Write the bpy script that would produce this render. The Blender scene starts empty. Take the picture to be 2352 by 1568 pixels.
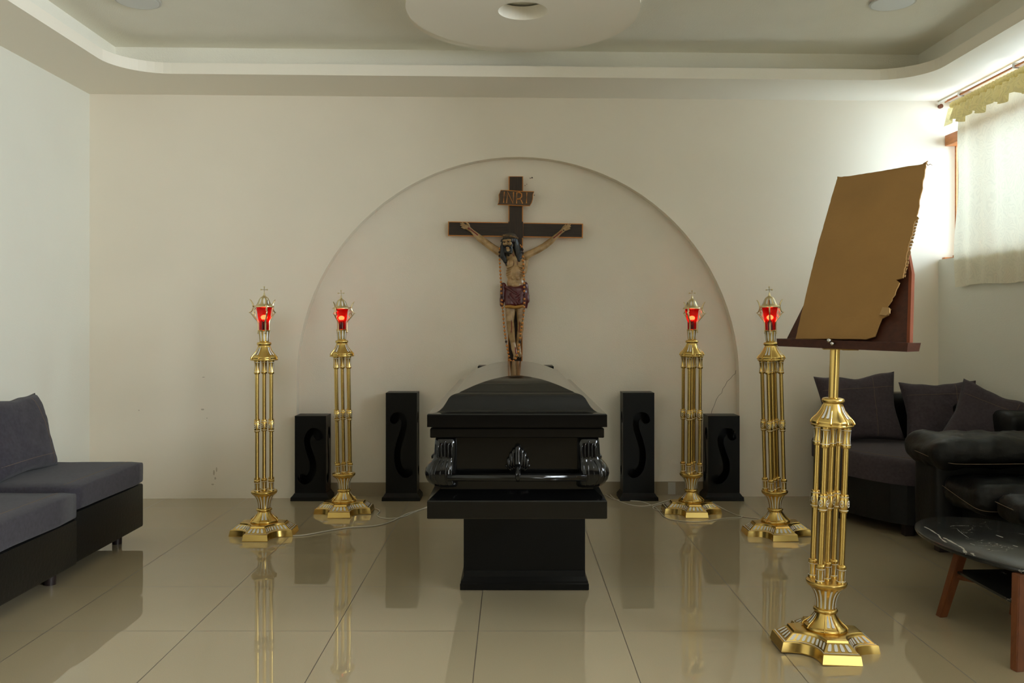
import bpy, bmesh, math, random
from mathutils import Vector, Matrix, Euler

random.seed(7)
SC = bpy.context.scene
COL = SC.collection
PI = math.pi

# ------------------------------------------------------------------ camera
F = 1970.0                      # focal length in pixels of the 2352 px wide frame
CX, CY, H = 1175.0, 742.0, 1.285
cam = bpy.data.cameras.new('camera')
cam_o = bpy.data.objects.new('camera', cam)
COL.objects.link(cam_o)
cam.sensor_width = 36.0
cam.lens = F / 2352.0 * 36.0
cam.shift_x = 1.0 / 2352.0
cam.shift_y = -42.0 / 2352.0
cam.clip_start = 0.05
cam_o.location = (0, 0, H)
cam_o.rotation_euler = (PI / 2, 0, 0)
cam.dof.use_dof = True
cam.dof.focus_distance = 4.9
cam.dof.aperture_fstop = 5.6
SC.camera = cam_o

# ------------------------------------------------------------------ view, world, lights
SC.view_settings.view_transform = 'Standard'
SC.view_settings.look = 'None'
SC.view_settings.gamma = 1.0
SC.view_settings.use_curve_mapping = False
SC.view_settings.exposure = 0.90
SC.cycles.max_bounces = 12
SC.cycles.diffuse_bounces = 7
SC.cycles.glossy_bounces = 6
SC.cycles.transmission_bounces = 8
SC.cycles.transparent_max_bounces = 12
SC.cycles.sample_clamp_indirect = 3.0
SC.cycles.use_denoising = True
SC.cycles.denoiser = 'OPENIMAGEDENOISE'
SC.cycles.denoising_input_passes = 'RGB_ALBEDO_NORMAL'
SC.cycles.denoising_prefilter = 'ACCURATE'
SC.cycles.use_adaptive_sampling = False

W = bpy.data.worlds.new('world')
SC.world = W
W.use_nodes = True
W.cycles.sampling_method = 'NONE'
W.node_tree.nodes['Background'].inputs[0].default_value = (0.80, 0.95, 1.0, 1)
W.node_tree.nodes['Background'].inputs[1].default_value = 2.2


def area(name, loc, rot, sx, sy, power, color):
    l = bpy.data.lights.new(name, 'AREA')
    l.shape = 'RECTANGLE'
    l.size, l.size_y = sx, sy
    l.energy = power
    l.color = color
    o = bpy.data.objects.new(name, l)
    COL.objects.link(o)
    o.location = loc
    o.rotation_euler = rot
    o['kind'] = 'helper'
    return o


# daylight outside the high side windows and outside the glazed side door behind the camera
area('daylight_side', (3.95, 4.75, 2.5), (0, PI / 2 - 0.12, 0), 1.5, 3.4, 86, (0.66, 0.84, 1.0)).data.spread = math.radians(130)
area('daylight_side_near', (3.95, 1.2, 2.5), (0, PI / 2 + 0.03, 0), 1.5, 2.8, 225, (0.86, 0.94, 1.0))
area('daylight_door', (4.1, -2.0, 1.35), (0, PI / 2, 0), 2.5, 2.4, 94, (1.0, 0.92, 0.80))


# ------------------------------------------------------------------ materials
def new_mat(name):
    m = bpy.data.materials.new(name)
    m.use_nodes = True
    return m, m.node_tree, m.node_tree.nodes['Principled BSDF']


def mat(name, color, rough=0.5, metal=0.0, coat=0.0, coat_rough=0.05, noise=0.0, nscale=8.0, bump=0.0,
        bscale=60.0, spec=0.5, sheen=0.0, stretch=None, emit=None, estr=0.0, detail=4.0, rvar=0.0):
    m, nt, b = new_mat(name)
    b.inputs['Base Color'].default_value = (*color, 1)
    b.inputs['Roughness'].default_value = rough
    b.inputs['Metallic'].default_value = metal
    b.inputs['Coat Weight'].default_value = coat
    b.inputs['Coat Roughness'].default_value = coat_rough
    b.inputs['Specular IOR Level'].default_value = spec
    if sheen:
        b.inputs['Sheen Weight'].default_value = sheen
    if emit:
        b.inputs['Emission Color'].default_value = (*emit, 1)
        b.inputs['Emission Strength'].default_value = estr
    tc = nt.nodes.new('ShaderNodeTexCoord')
    src = tc.outputs['Object']
    if stretch:
        mp = nt.nodes.new('ShaderNodeMapping')
        mp.inputs['Scale'].default_value = stretch
        nt.links.new(src, mp.inputs[0])
        src = mp.outputs[0]
    if noise or rvar:
        n = nt.nodes.new('ShaderNodeTexNoise')
        n.inputs['Scale'].default_value = nscale
        n.inputs['Detail'].default_value = detail
        nt.links.new(src, n.inputs['Vector'])
    if noise:
        r = nt.nodes.new('ShaderNodeMapRange')
        r.inputs['From Min'].default_value = 0.3
        r.inputs['From Max'].default_value = 0.7
        r.inputs['To Min'].default_value = 1 - noise
        r.inputs['To Max'].default_value = 1 + noise
        nt.links.new(n.outputs[0], r.inputs[0])
        v = nt.nodes.new('ShaderNodeVectorMath')
        v.operation = 'SCALE'
        v.inputs[0].default_value = color
        nt.links.new(r.outputs[0], v.inputs['Scale'])
        nt.links.new(v.outputs[0], b.inputs['Base Color'])
    if rvar:
        r2 = nt.nodes.new('ShaderNodeMapRange')
        r2.inputs['To Min'].default_value = max(0.02, rough - rvar)
        r2.inputs['To Max'].default_value = rough + rvar
        nt.links.new(n.outputs[0], r2.inputs[0])
        nt.links.new(r2.outputs[0], b.inputs['Roughness'])
    if bump:
        n2 = nt.nodes.new('ShaderNodeTexNoise')
        n2.inputs['Scale'].default_value = bscale
        n2.inputs['Detail'].default_value = 3
        nt.links.new(src, n2.inputs['Vector'])
        bp = nt.nodes.new('ShaderNodeBump')
        bp.inputs['Strength'].default_value = bump
        bp.inputs['Distance'].default_value = 0.003
        nt.links.new(n2.outputs[0], bp.inputs['Height'])
        nt.links.new(bp.outputs[0], b.inputs['Normal'])
    return m


M = {}
M['wall'] = mat('cream_wall_paint', (0.80, 0.735, 0.615), 0.75, noise=0.025, nscale=1.4, bump=0.10, bscale=90)
M['wall_l'] = mat('daylight_tinted_wall_paint', (0.72, 0.71, 0.625), 0.75, noise=0.02, nscale=1.4, bump=0.25, bscale=90)  # side walls: grey-green cast of the daylight mixed into the colour
M['stucco'] = mat('alcove_stucco_paint', (0.80, 0.74, 0.63), 0.85, noise=0.035, nscale=2.2, bump=0.35, bscale=130)
M['ceil'] = mat('ceiling_paint', (0.82, 0.80, 0.71), 0.85, noise=0.03, nscale=2.0, bump=0.5, bscale=110)
M['soffit'] = mat('smooth_ceiling_paint', (0.86, 0.81, 0.70), 0.7, bump=0.1, bscale=60)
M['rearwall'] = mat('darkened_rear_wall', (0.055, 0.04, 0.03), 0.8)  # unseen wall, coloured dark so the casket front reflects little
M['skirt'] = mat('beige_skirting_tile', (0.33, 0.27, 0.18), 0.3, noise=0.06, nscale=3)
M['lacquer'] = mat('black_casket_lacquer', (0.002, 0.002, 0.002), 0.09, spec=0.4)
M['hardware'] = mat('black_polished_casting', (0.003, 0.003, 0.003), 0.08, spec=0.4)
M['matteblack'] = mat('black_painted_board', (0.0035, 0.0035, 0.0032), 0.38, spec=0.22, bump=0.1, bscale=40)
M['brass'] = mat('polished_brass', (0.70, 0.49, 0.155), 0.27, metal=1.0)
M['brass_pale'] = mat('pale_brass', (0.74, 0.62, 0.36), 0.28, metal=1.0)
M['enamel'] = mat('white_enamel', (0.72, 0.71, 0.66), 0.35)
M['silver'] = mat('brushed_silver', (0.55, 0.53, 0.50), 0.25, metal=1.0)
M['fabric'] = mat('charcoal_woven_fabric', (0.046, 0.042, 0.052), 0.95, noise=0.16, nscale=60, bump=0.6, bscale=420, sheen=0.12, spec=0.1)
M['fabric2'] = mat('dark_aubergine_woven_fabric', (0.062, 0.050, 0.057), 0.95, noise=0.15, nscale=60, bump=0.6, bscale=420, sheen=0.08, spec=0.1)
M['leather'] = mat('black_leather', (0.004, 0.004, 0.004), 0.45, bump=0.4, bscale=55, spec=0.3)
M['stitch'] = mat('tan_stitching', (0.16, 0.11, 0.07), 0.8)
M['darkwood'] = mat('dark_wooden_foot', (0.02, 0.012, 0.012), 0.4)
M['walnut'] = mat('walnut_table_leg', (0.15, 0.045, 0.012), 0.45, noise=0.18, nscale=9, stretch=(6, 6, 1))
M['lectern'] = mat('mahogany_stained_board', (0.052, 0.016, 0.008), 0.42, spec=0.25, noise=0.2, nscale=8, stretch=(1, 8, 8))
M['lecternedge'] = mat('window_lit_board_edge', (0.17, 0.048, 0.02), 0.75, spec=0.15, noise=0.1)  # board colour lightened for the window light on its right edge
M['orangewood'] = mat('varnished_orange_wood', (0.48, 0.17, 0.045), 0.4, noise=0.2, nscale=10, stretch=(1, 1, 5))
M['crosswood'] = mat('dark_cross_wood', (0.028, 0.016, 0.010), 0.40, spec=0.4, noise=0.35, nscale=9, stretch=(1, 4, 14))
M['crosswood_v'] = mat('dark_upright_wood', (0.033, 0.018, 0.010), 0.40, spec=0.4, noise=0.35, nscale=9, stretch=(14, 4, 1))
M['boardwood'] = mat('brown_title_wood', (0.075, 0.042, 0.018), 0.5, noise=0.5, nscale=14, stretch=(1, 4, 9))
M['crossedge'] = mat('amber_cross_edge', (0.55, 0.21, 0.03), 0.4)
M['card'] = mat('brown_cardboard', (0.275, 0.148, 0.042), 0.9, noise=0.07, nscale=5, bump=0.2, bscale=90)
M['cardtorn'] = mat('torn_cardboard_layer', (0.36, 0.22, 0.09), 0.95, noise=0.1, nscale=20)
M['hair'] = mat('painted_black_hair', (0.005, 0.005, 0.005), 0.38, bump=1.0, bscale=70, stretch=(1, 1, 0.25), spec=0.6)
M['cloth'] = mat('painted_wine_cloth', (0.085, 0.008, 0.012), 0.28, bump=0.5, bscale=18, spec=0.6)
M['gilt'] = mat('gilt_hem', (0.42, 0.20, 0.03), 0.4)
M['blood'] = mat('painted_crimson', (0.20, 0.008, 0.012), 0.35)
M['thorn'] = mat('painted_thorns', (0.20, 0.12, 0.05), 0.5, noise=0.5, nscale=60)
M['cap'] = mat('greyish_painted_crown', (0.075, 0.06, 0.045), 0.5)
M['bead'] = mat('amber_wooden_bead', (0.60, 0.23, 0.045), 0.35, noise=0.2, nscale=20)
M['beaddark'] = mat('dark_wooden_bead', (0.03, 0.012, 0.008), 0.3)
M['cord'] = mat('black_cord', (0.01, 0.008, 0.008), 0.7)
M['wire'] = mat('clear_white_flex', (0.58, 0.53, 0.43), 0.35)
M['lamp'] = mat('unlit_opal_panel', (0.62, 0.64, 0.64), 0.35)
M['lampring'] = mat('lamp_rim', (0.5, 0.5, 0.47), 0.4)
M['crack'] = mat('hairline_crack', (0.14, 0.11, 0.08), 0.9)
M['bulb'] = mat('glowing_flame_bulb', (1, 0.6, 0.2), 0.4, emit=(1.0, 0.42, 0.12), estr=20)
M['ground'] = mat('outdoor_paving', (0.45, 0.44, 0.40), 0.9)

M['bulb'].cycles.emission_sampling = 'NONE'

# painted skin with darker washes
m, nt, b = new_mat('painted_skin')
b.inputs['Roughness'].default_value = 0.32
b.inputs['Specular IOR Level'].default_value = 0.6
tc = nt.nodes.new('ShaderNodeTexCoord')
n = nt.nodes.new('ShaderNodeTexNoise')
n.inputs['Scale'].default_value = 22
n.inputs['Detail'].default_value = 6
nt.links.new(tc.outputs['Object'], n.inputs[0])
cr = nt.nodes.new('ShaderNodeValToRGB')
cr.color_ramp.elements[0].position = 0.30
cr.color_ramp.elements[0].color = (0.24, 0.135, 0.045, 1)
cr.color_ramp.elements[1].position = 0.58
cr.color_ramp.elements[1].color = (0.46, 0.30, 0.14, 1)
nt.links.new(n.outputs[0], cr.inputs[0])
nt.links.new(cr.outputs[0], b.inputs['Base Color'])
M['skin'] = m

# glossy floor tiles, 0.60 m, each laid at a very slightly different tilt
m, nt, b = new_mat('polished_porcelain_tile')
L = nt.links.new
tc = nt.nodes.new('ShaderNodeTexCoord')
mp = nt.nodes.new('ShaderNodeMapping')
mp.inputs['Location'].default_value = (0.139, -(3.584 - 0.6 * 5), 0)
L(tc.outputs['Object'], mp.inputs[0])
sc_ = nt.nodes.new('ShaderNodeVectorMath')
sc_.operation = 'SCALE'
sc_.inputs['Scale'].default_value = 1 / 0.6
L(mp.outputs[0], sc_.inputs[0])
fl = nt.nodes.new('ShaderNodeVectorMath')
fl.operation = 'FLOOR'
L(sc_.outputs[0], fl.inputs[0])
fr = nt.nodes.new('ShaderNodeVectorMath')
fr.operation = 'FRACTION'
L(sc_.outputs[0], fr.inputs[0])
sx = nt.nodes.new('ShaderNodeSeparateXYZ')
L(fr.outputs[0], sx.inputs[0])


def mnode(op, a, bb=None):
    q = nt.nodes.new('ShaderNodeMath')
    q.operation = op
    if isinstance(a, (int, float)):
        q.inputs[0].default_value = a
    else:
        L(a, q.inputs[0])
    if bb is not None:
        if isinstance(bb, (int, float)):
            q.inputs[1].default_value = bb
        else:
            L(bb, q.inputs[1])
    return q.outputs[0]


ax = mnode('ABSOLUTE', mnode('SUBTRACT', sx.outputs[0], 0.5))
ay = mnode('ABSOLUTE', mnode('SUBTRACT', sx.outputs[1], 0.5))
gr = mnode('GREATER_THAN', mnode('MAXIMUM', ax, mnode('SUBTRACT', ay, 0.0006)), 0.4970)
wn = nt.nodes.new('ShaderNodeTexWhiteNoise')
wn.noise_dimensions = '3D'
L(fl.outputs[0], wn.inputs[0])
nz = nt.nodes.new('ShaderNodeTexNoise')
nz.inputs['Scale'].default_value = 230
nz.inputs['Detail'].default_value = 2
L(tc.outputs['Object'], nz.inputs[0])
nz2 = nt.nodes.new('ShaderNodeTexNoise')
nz2.inputs['Scale'].default_value = 1.6
L(tc.outputs['Object'], nz2.inputs[0])
val = mnode('ADD', mnode('MULTIPLY', nz.outputs[0], 0.16), mnode('ADD', mnode('MULTIPLY', nz2.outputs[0], 0.10), mnode('ADD', mnode('MULTIPLY', wn.outputs[0], 0.03), 0.86)))
cs = nt.nodes.new('ShaderNodeVectorMath')
cs.operation = 'SCALE'
cs.inputs[0].default_value = (0.375, 0.31, 0.20)
L(val, cs.inputs['Scale'])
mx = nt.nodes.new('ShaderNodeMix')
mx.data_type = 'RGBA'
L(gr, mx.inputs['Factor'])
L(cs.outputs[0], mx.inputs[6])
mx.inputs[7].default_value = (0.085, 0.065, 0.045, 1)
L(mx.outputs[2], b.inputs['Base Color'])
rg = mnode('ADD', mnode('MULTIPLY', gr, 0.5), 0.012)
L(rg, b.inputs['Roughness'])
b.inputs['Specular IOR Level'].default_value = 0.5
b.inputs['IOR'].default_value = 1.78
sb = nt.nodes.new('ShaderNodeVectorMath')
sb.operation = 'SUBTRACT'
L(wn.outputs['Color'], sb.inputs[0])
sb.inputs[1].default_value = (0.5, 0.5, 0.5)
ml = nt.nodes.new('ShaderNodeVectorMath')
ml.operation = 'MULTIPLY'
L(sb.outputs[0], ml.inputs[0])
ml.inputs[1].default_value = (0.004, 0.004, 0)
ad = nt.nodes.new('ShaderNodeVectorMath')
ad.operation = 'ADD'
L(ml.outputs[0], ad.inputs[0])
ad.inputs[1].default_value = (0, 0, 1)
nm = nt.nodes.new('ShaderNodeVectorMath')
nm.operation = 'NORMALIZE'
L(ad.outputs[0], nm.inputs[0])
L(nm.outputs[0], b.inputs['Normal'])
M['floor'] = m

# black marble with white veins
m, nt, b = new_mat('black_marble')
b.inputs['Roughness'].default_value = 0.22
tc = nt.nodes.new('ShaderNodeTexCoord')
n1 = nt.nodes.new('ShaderNodeTexNoise')
n1.inputs['Scale'].default_value = 2.3
n1.inputs['Detail'].default_value = 7
n1.inputs['Roughness'].default_value = 0.6
nt.links.new(tc.outputs['Object'], n1.inputs[0])
sub = nt.nodes.new('ShaderNodeMath')
sub.operation = 'SUBTRACT'
nt.links.new(n1.outputs[0], sub.inputs[0])
sub.inputs[1].default_value = 0.53
ab = nt.nodes.new('ShaderNodeMath')
ab.operation = 'ABSOLUTE'
nt.links.new(sub.outputs[0], ab.inputs[0])
n2 = nt.nodes.new('ShaderNodeTexNoise')
n2.inputs['Scale'].default_value = 5
nt.links.new(tc.outputs['Object'], n2.inputs[0])
m2 = nt.nodes.new('ShaderNodeMapRange')
m2.inputs['From Min'].default_value = 0.48
m2.inputs['From Max'].default_value = 0.66
m2.inputs['To Min'].default_value = 0.0
m2.inputs['To Max'].default_value = 0.003
nt.links.new(n2.outputs[0], m2.inputs[0])
lt = nt.nodes.new('ShaderNodeMath')
lt.operation = 'LESS_THAN'
nt.links.new(ab.outputs[0], lt.inputs[0])
nt.links.new(m2.outputs[0], lt.inputs[1])
mx = nt.nodes.new('ShaderNodeMix')
mx.data_type = 'RGBA'
nt.links.new(lt.outputs[0], mx.inputs['Factor'])
mx.inputs[6].default_value = (0.014, 0.015, 0.016, 1)
mx.inputs[7].default_value = (0.45, 0.43, 0.38, 1)
nt.links.new(mx.outputs[2], b.inputs['Base Color'])
M['marble'] = m

# sheer damask curtain cloth: diffuse + translucent
def cloth_mat(name, col, trans, transp=0.0, pat=0.9):
    m = bpy.data.materials.new(name)
    m.use_nodes = True
    nt = m.node_tree
    nt.nodes.remove(nt.nodes['Principled BSDF'])
    out = nt.nodes['Material Output']
    tc = nt.nodes.new('ShaderNodeTexCoord')
    vo = nt.nodes.new('ShaderNodeTexVoronoi')
    vo.feature = 'DISTANCE_TO_EDGE'
    vo.inputs['Scale'].default_value = 11
    nd = nt.nodes.new('ShaderNodeTexNoise')
    nd.inputs['Scale'].default_value = 6
    nt.links.new(tc.outputs['Object'], nd.inputs[0])
    av = nt.nodes.new('ShaderNodeVectorMath')
    av.operation = 'MULTIPLY_ADD'
    nt.links.new(nd.outputs['Color'], av.inputs[0])
    av.inputs[1].default_value = (0.25, 0.25, 0.25)
    nt.links.new(tc.outputs['Object'], av.inputs[2])
    nt.links.new(av.outputs[0], vo.inputs[0])
    wv = nt.nodes.new('ShaderNodeMath')
    wv.operation = 'SINE'
    mu = nt.nodes.new('ShaderNodeMath')
    mu.operation = 'MULTIPLY'
    nt.links.new(vo.outputs[0], mu.inputs[0])
    mu.inputs[1].default_value = 38
    nt.links.new(mu.outputs[0], wv.inputs[0])
    mr = nt.nodes.new('ShaderNodeMapRange')
    mr.inputs['From Min'].default_value = -0.3
    mr.inputs['From Max'].default_value = 0.4
    mr.inputs['To Min'].default_value = pat
    mr.inputs['To Max'].default_value = 1.0
    nt.links.new(wv.outputs[0], mr.inputs[0])
    c = nt.nodes.new('ShaderNodeVectorMath')
    c.operation = 'SCALE'
    c.inputs[0].default_value = col
    nt.links.new(mr.outputs[0], c.inputs['Scale'])
    d = nt.nodes.new('ShaderNodeBsdfDiffuse')
    t = nt.nodes.new('ShaderNodeBsdfTranslucent')
    nt.links.new(c.outputs[0], d.inputs[0])
    nt.links.new(c.outputs[0], t.inputs[0])
    mi = nt.nodes.new('ShaderNodeMixShader')
    mi.inputs[0].default_value = trans
    nt.links.new(d.outputs[0], mi.inputs[1])
    nt.links.new(t.outputs[0], mi.inputs[2])
    tr = nt.nodes.new('ShaderNodeBsdfTransparent')
    mi2 = nt.nodes.new('ShaderNodeMixShader')
    mi2.inputs[0].default_value = transp
    nt.links.new(mi.outputs[0], mi2.inputs[1])
    nt.links.new(tr.outputs[0], mi2.inputs[2])
    nt.links.new(mi2.outputs[0], out.inputs[0])
    return m


M['sheer'] = cloth_mat('sheer_cream_damask', (0.80, 0.75, 0.60), 0.14, 0.0, 0.94)
M['valance'] = cloth_mat('yellow_cream_valance', (0.82, 0.73, 0.40), 0.30, 0.0, 0.90)

# thin window pane
m = bpy.data.materials.new('clear_window_glass')
m.use_nodes = True
nt = m.node_tree
nt.nodes.remove(nt.nodes['Principled BSDF'])
fz = nt.nodes.new('ShaderNodeFresnel')
fz.inputs[0].default_value = 1.4
tr = nt.nodes.new('ShaderNodeBsdfTransparent')
gl = nt.nodes.new('ShaderNodeBsdfGlossy')
gl.inputs['Roughness'].default_value = 0.02
mi = nt.nodes.new('ShaderNodeMixShader')
nt.links.new(fz.outputs[0], mi.inputs[0])
nt.links.new(tr.outputs[0], mi.inputs[1])
nt.links.new(gl.outputs[0], mi.inputs[2])
nt.links.new(mi.outputs[0], nt.nodes['Material Output'].inputs[0])
M['pane'] = m

# red lamp glass
m = bpy.data.materials.new('ruby_lamp_glass')
m.use_nodes = True
nt = m.node_tree
nt.nodes.remove(nt.nodes['Principled BSDF'])
tr = nt.nodes.new('ShaderNodeBsdfTransparent')
tr.inputs[0].default_value = (0.78, 0.035, 0.035, 1)
tl = nt.nodes.new('ShaderNodeBsdfTranslucent')
tl.inputs[0].default_value = (0.80, 0.012, 0.015, 1)
gl = nt.nodes.new('ShaderNodeBsdfGlossy')
gl.inputs['Roughness'].default_value = 0.06
gl.inputs[0].default_value = (1, 0.8, 0.8, 1)
mi = nt.nodes.new('ShaderNodeMixShader')
mi.inputs[0].default_value = 0.09
nt.links.new(tr.outputs[0], mi.inputs[1])
nt.links.new(tl.outputs[0], mi.inputs[2])
mi2 = nt.nodes.new('ShaderNodeMixShader')
mi2.inputs[0].default_value = 0.035
nt.links.new(mi.outputs[0], mi2.inputs[1])
nt.links.new(gl.outputs[0], mi2.inputs[2])
nt.links.new(mi2.outputs[0], nt.nodes['Material Output'].inputs[0])
M['ruby'] = m


# ------------------------------------------------------------------ helpers
def obj(name, bm, m, parent=None, smooth=False, angle=None):
    """link a bmesh (world or parent-local coordinates) as one mesh object"""
    me = bpy.data.meshes.new(name)
    if isinstance(bm, bmesh.types.BMesh):
        bmesh.ops.recalc_face_normals(bm, faces=bm.faces[:]) if not getattr(bm, 'is_wrapped', False) and m is not M['sheer'] else None
        if not smooth and m is not M['lacquer']:
            for f in bm.faces:
                f.smooth = False
        if smooth:
            for f in bm.faces:
                f.smooth = True
            if angle is not None:
                for e in bm.edges:
                    if len(e.link_faces) == 2 and e.calc_face_angle(0) > angle:
                        e.smooth = False
        bm.to_mesh(me)
        bm.free()
    else:
        me = bm
    mats = m if isinstance(m, (list, tuple)) else [m]
    if len(me.materials) == 0:
        for q in mats:
            me.materials.append(q)
    o = bpy.data.objects.new(name, me)
    COL.objects.link(o)
    if parent:
        o.parent = parent
    return o


def tag(o, label=None, cat=None, group=None, kind=None):
    if label:
        o['label'] = label
    if cat:
        o['category'] = cat
    if group:
        o['group'] = group
    if kind:
        o['kind'] = kind
    return o


def thing(name, label, cat, loc=(0, 0, 0), rot=(0, 0, 0), group=None):
    o = bpy.data.objects.new(name, None)
    o.empty_display_size = 0.1
    COL.objects.link(o)
    o.location = loc
    o.rotation_euler = rot
    return tag(o, label, cat, group)


def struct(name, bm, m, parent=None, **k):
    o = obj(name, bm, m, parent, **k)
    o['kind'] = 'structure'
    return o


def B():
    return bmesh.new()


def add_box(bm, c, s, rot=None, bevel=0.0, seg=2):
    r = bmesh.ops.create_cube(bm, size=1.0)
    vs = r['verts']
    mtx = Matrix.Translation(c) @ (rot.to_4x4() if rot else Matrix.Identity(4)) @ Matrix.Diagonal((*s, 1))
    bmesh.ops.transform(bm, matrix=mtx, verts=vs)
    if bevel:
        es = list({e for v in vs for e in v.link_edges})
        bmesh.ops.bevel(bm, geom=es, offset=bevel, segments=seg, profile=0.5, affect='EDGES')
    return bm


def bx(x0, x1, y0, y1, z0, z1, bevel=0.0, bm=None, seg=2):
    bm = bm or B()
    return add_box(bm, ((x0 + x1) / 2, (y0 + y1) / 2, (z0 + z1) / 2), (abs(x1 - x0), abs(y1 - y0), abs(z1 - z0)), bevel=bevel, seg=seg)


def add_lathe(bm, prof, n=32, mtx=None, lobes=0, amp=0.0, phase=0.0, cap=True):
    """prof: list of (r, z)"""
    rings = []
    for r, z in prof:
        ring = []
        for i in range(n):
            a = 2 * PI * i / n
            rr = r * (1 + (amp * math.cos(lobes * a + phase) if lobes else 0))
            v = Vector((rr * math.cos(a), rr * math.sin(a), z))
            if mtx:
                v = mtx @ v
            ring.append(bm.verts.new(v))
        rings.append(ring)
    for a, b_ in zip(rings, rings[1:]):
        for i in range(n):
            j = (i + 1) % n
            bm.faces.new((a[i], a[j], b_[j], b_[i]))
    if cap:
        bm.faces.new(list(reversed(rings[0])))
        bm.faces.new(rings[-1])
    return bm


def frame(d):
    d = d.normalized()
    up = Vector((0, 0, 1)) if abs(d.z) < 0.9 else Vector((1, 0, 0))
    x = d.cross(up).normalized()
    y = x.cross(d).normalized()
    return x, y


def add_tube(bm, pts, r, n=10, closed=False, sq=None):
    """sweep; r number or list; sq=(sx,sy) squashes the section"""
    pts = [Vector(p) for p in pts]
    N = len(pts)
    rs = r if isinstance(r, (list, tuple)) else [r] * N
    rings = []
    px = None
    for i, p in enumerate(pts):
        if closed:
            d = pts[(i + 1) % N] - pts[i - 1]
        else:
            d = pts[min(i + 1, N - 1)] - pts[max(i - 1, 0)]
        if d.length < 1e-9:
            d = Vector((0, 0, 1))
        d.normalize()
        if px is None:
            x, y = frame(d)
        else:
            x = (px - d * px.dot(d))
            if x.length < 1e-6:
                x, y = frame(d)
            x.normalize()
            y = d.cross(x)
        px = x
        a, b_ = sq or (1, 1)
        rings.append([bm.verts.new(p + x * (rs[i] * a * math.cos(2 * PI * k / n)) + y * (rs[i] * b_ * math.sin(2 * PI * k / n))) for k in range(n)])
    prs = list(zip(rings, rings[1:])) + ([(rings[-1], rings[0])] if closed else [])
    for a, b_ in prs:
        for k in range(n):
            j = (k + 1) % n
            bm.faces.new((a[k], a[j], b_[j], b_[k]))
    if not closed:
        bm.faces.new(list(reversed(rings[0])))
        bm.faces.new(rings[-1])
    return bm


def spline(pts, n=8, closed=False):
    """Catmull-Rom through points"""
    pts = [Vector(p) for p in pts]
    out = []
    N = len(pts)
    rng = range(N) if closed else range(N - 1)
    for i in rng:
        if closed:
            p0, p1, p2, p3 = pts[i - 1], pts[i], pts[(i + 1) % N], pts[(i + 2) % N]
        else:
            p0, p1, p2, p3 = pts[max(i - 1, 0)], pts[i], pts[i + 1], pts[min(i + 2, N - 1)]
        for k in range(n):
            t = k / n
            out.append(0.5 * ((2 * p1) + (p2 - p0) * t + (2 * p0 - 5 * p1 + 4 * p2 - p3) * t * t + (3 * p1 - p0 - 3 * p2 + p3) * t ** 3))
    if not closed:
        out.append(pts[-1])
    return out


def interp(tab, x):
    """piecewise linear table [(x, y)...]"""
    if x <= tab[0][0]:
        return tab[0][1]
    for (a, b_), (c, d) in zip(tab, tab[1:]):
        if x <= c:
            return b_ + (d - b_) * (x - a) / (c - a)
    return tab[-1][1]


def plate(outline, holes, th):
    """flat plate in local XY with holes, thickness th centred on z=0 -> bmesh"""
    cu = bpy.data.curves.new('tmp', 'CURVE')
    cu.dimensions = '2D'
    cu.fill_mode = 'BOTH'
    cu.extrude = th / 2
    for ol in [outline] + list(holes):
        s = cu.splines.new('POLY')
        s.points.add(len(ol) - 1)
        for i, p in enumerate(ol):
            s.points[i].co = (p[0], p[1], 0, 1)
        s.use_cyclic_u = True
    o = bpy.data.objects.new('tmp', cu)
    COL.objects.link(o)
    dg = bpy.context.evaluated_depsgraph_get()
    dg.update()
    me = bpy.data.meshes.new_from_object(o.evaluated_get(dg))
    bm = B()
    bm.from_mesh(me)
    bpy.data.objects.remove(o)
    bpy.data.curves.remove(cu)
    bpy.data.meshes.remove(me)
    bmesh.ops.remove_doubles(bm, verts=bm.verts[:], dist=1e-6)
    return bm


def xform(bm, mtx):
    bmesh.ops.transform(bm, matrix=mtx, verts=bm.verts[:])
    return bm


def join(bm, other):
    me = bpy.data.meshes.new('tmp')
    other.to_mesh(me)
    other.free()
    bm.from_mesh(me)
    bpy.data.meshes.remove(me)
    return bm


def add_ball(bm, c, r, rot=None, u=16, v=10):
    r = (r, r, r) if isinstance(r, (int, float)) else r
    q = bmesh.ops.create_uvsphere(bm, u_segments=u, v_segments=v, radius=1.0)
    mtx = Matrix.Translation(c) @ (rot.to_4x4() if rot else Matrix.Identity(4)) @ Matrix.Diagonal((*r, 1))
    bmesh.ops.transform(bm, matrix=mtx, verts=q['verts'])


def add_capsule(bm, p, r0, q, r1, n=14, sqd=1.0):
    """tapered capsule between two points (depth squash on world Y)"""
    p, q = Vector(p), Vector(q)
    d = (q - p)
    Ld = d.length
    d.normalize()
    prof = []
    for k in range(0, 6):
        a = -PI / 2 + k * PI / 10
        prof.append((max(r0 * math.cos(a), 1e-5), r0 * math.sin(a)))
    for k in range(0, 6):
        a = k * PI / 10
        prof.append((max(r1 * math.cos(a), 1e-5), Ld + r1 * math.sin(a)))
    x, y = frame(d)
    m3 = Matrix((x, y, d)).transposed()
    mtx = Matrix.Translation(p) @ m3.to_4x4()
    s0 = len(bm.verts)
    add_lathe(bm, prof, n, mtx)
    if sqd != 1.0:
        bm.verts.ensure_lookup_table()
        yc = (p.y + q.y) / 2
        for v in bm.verts[s0:]:
            v.co.y = yc + (v.co.y - yc) * sqd


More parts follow.
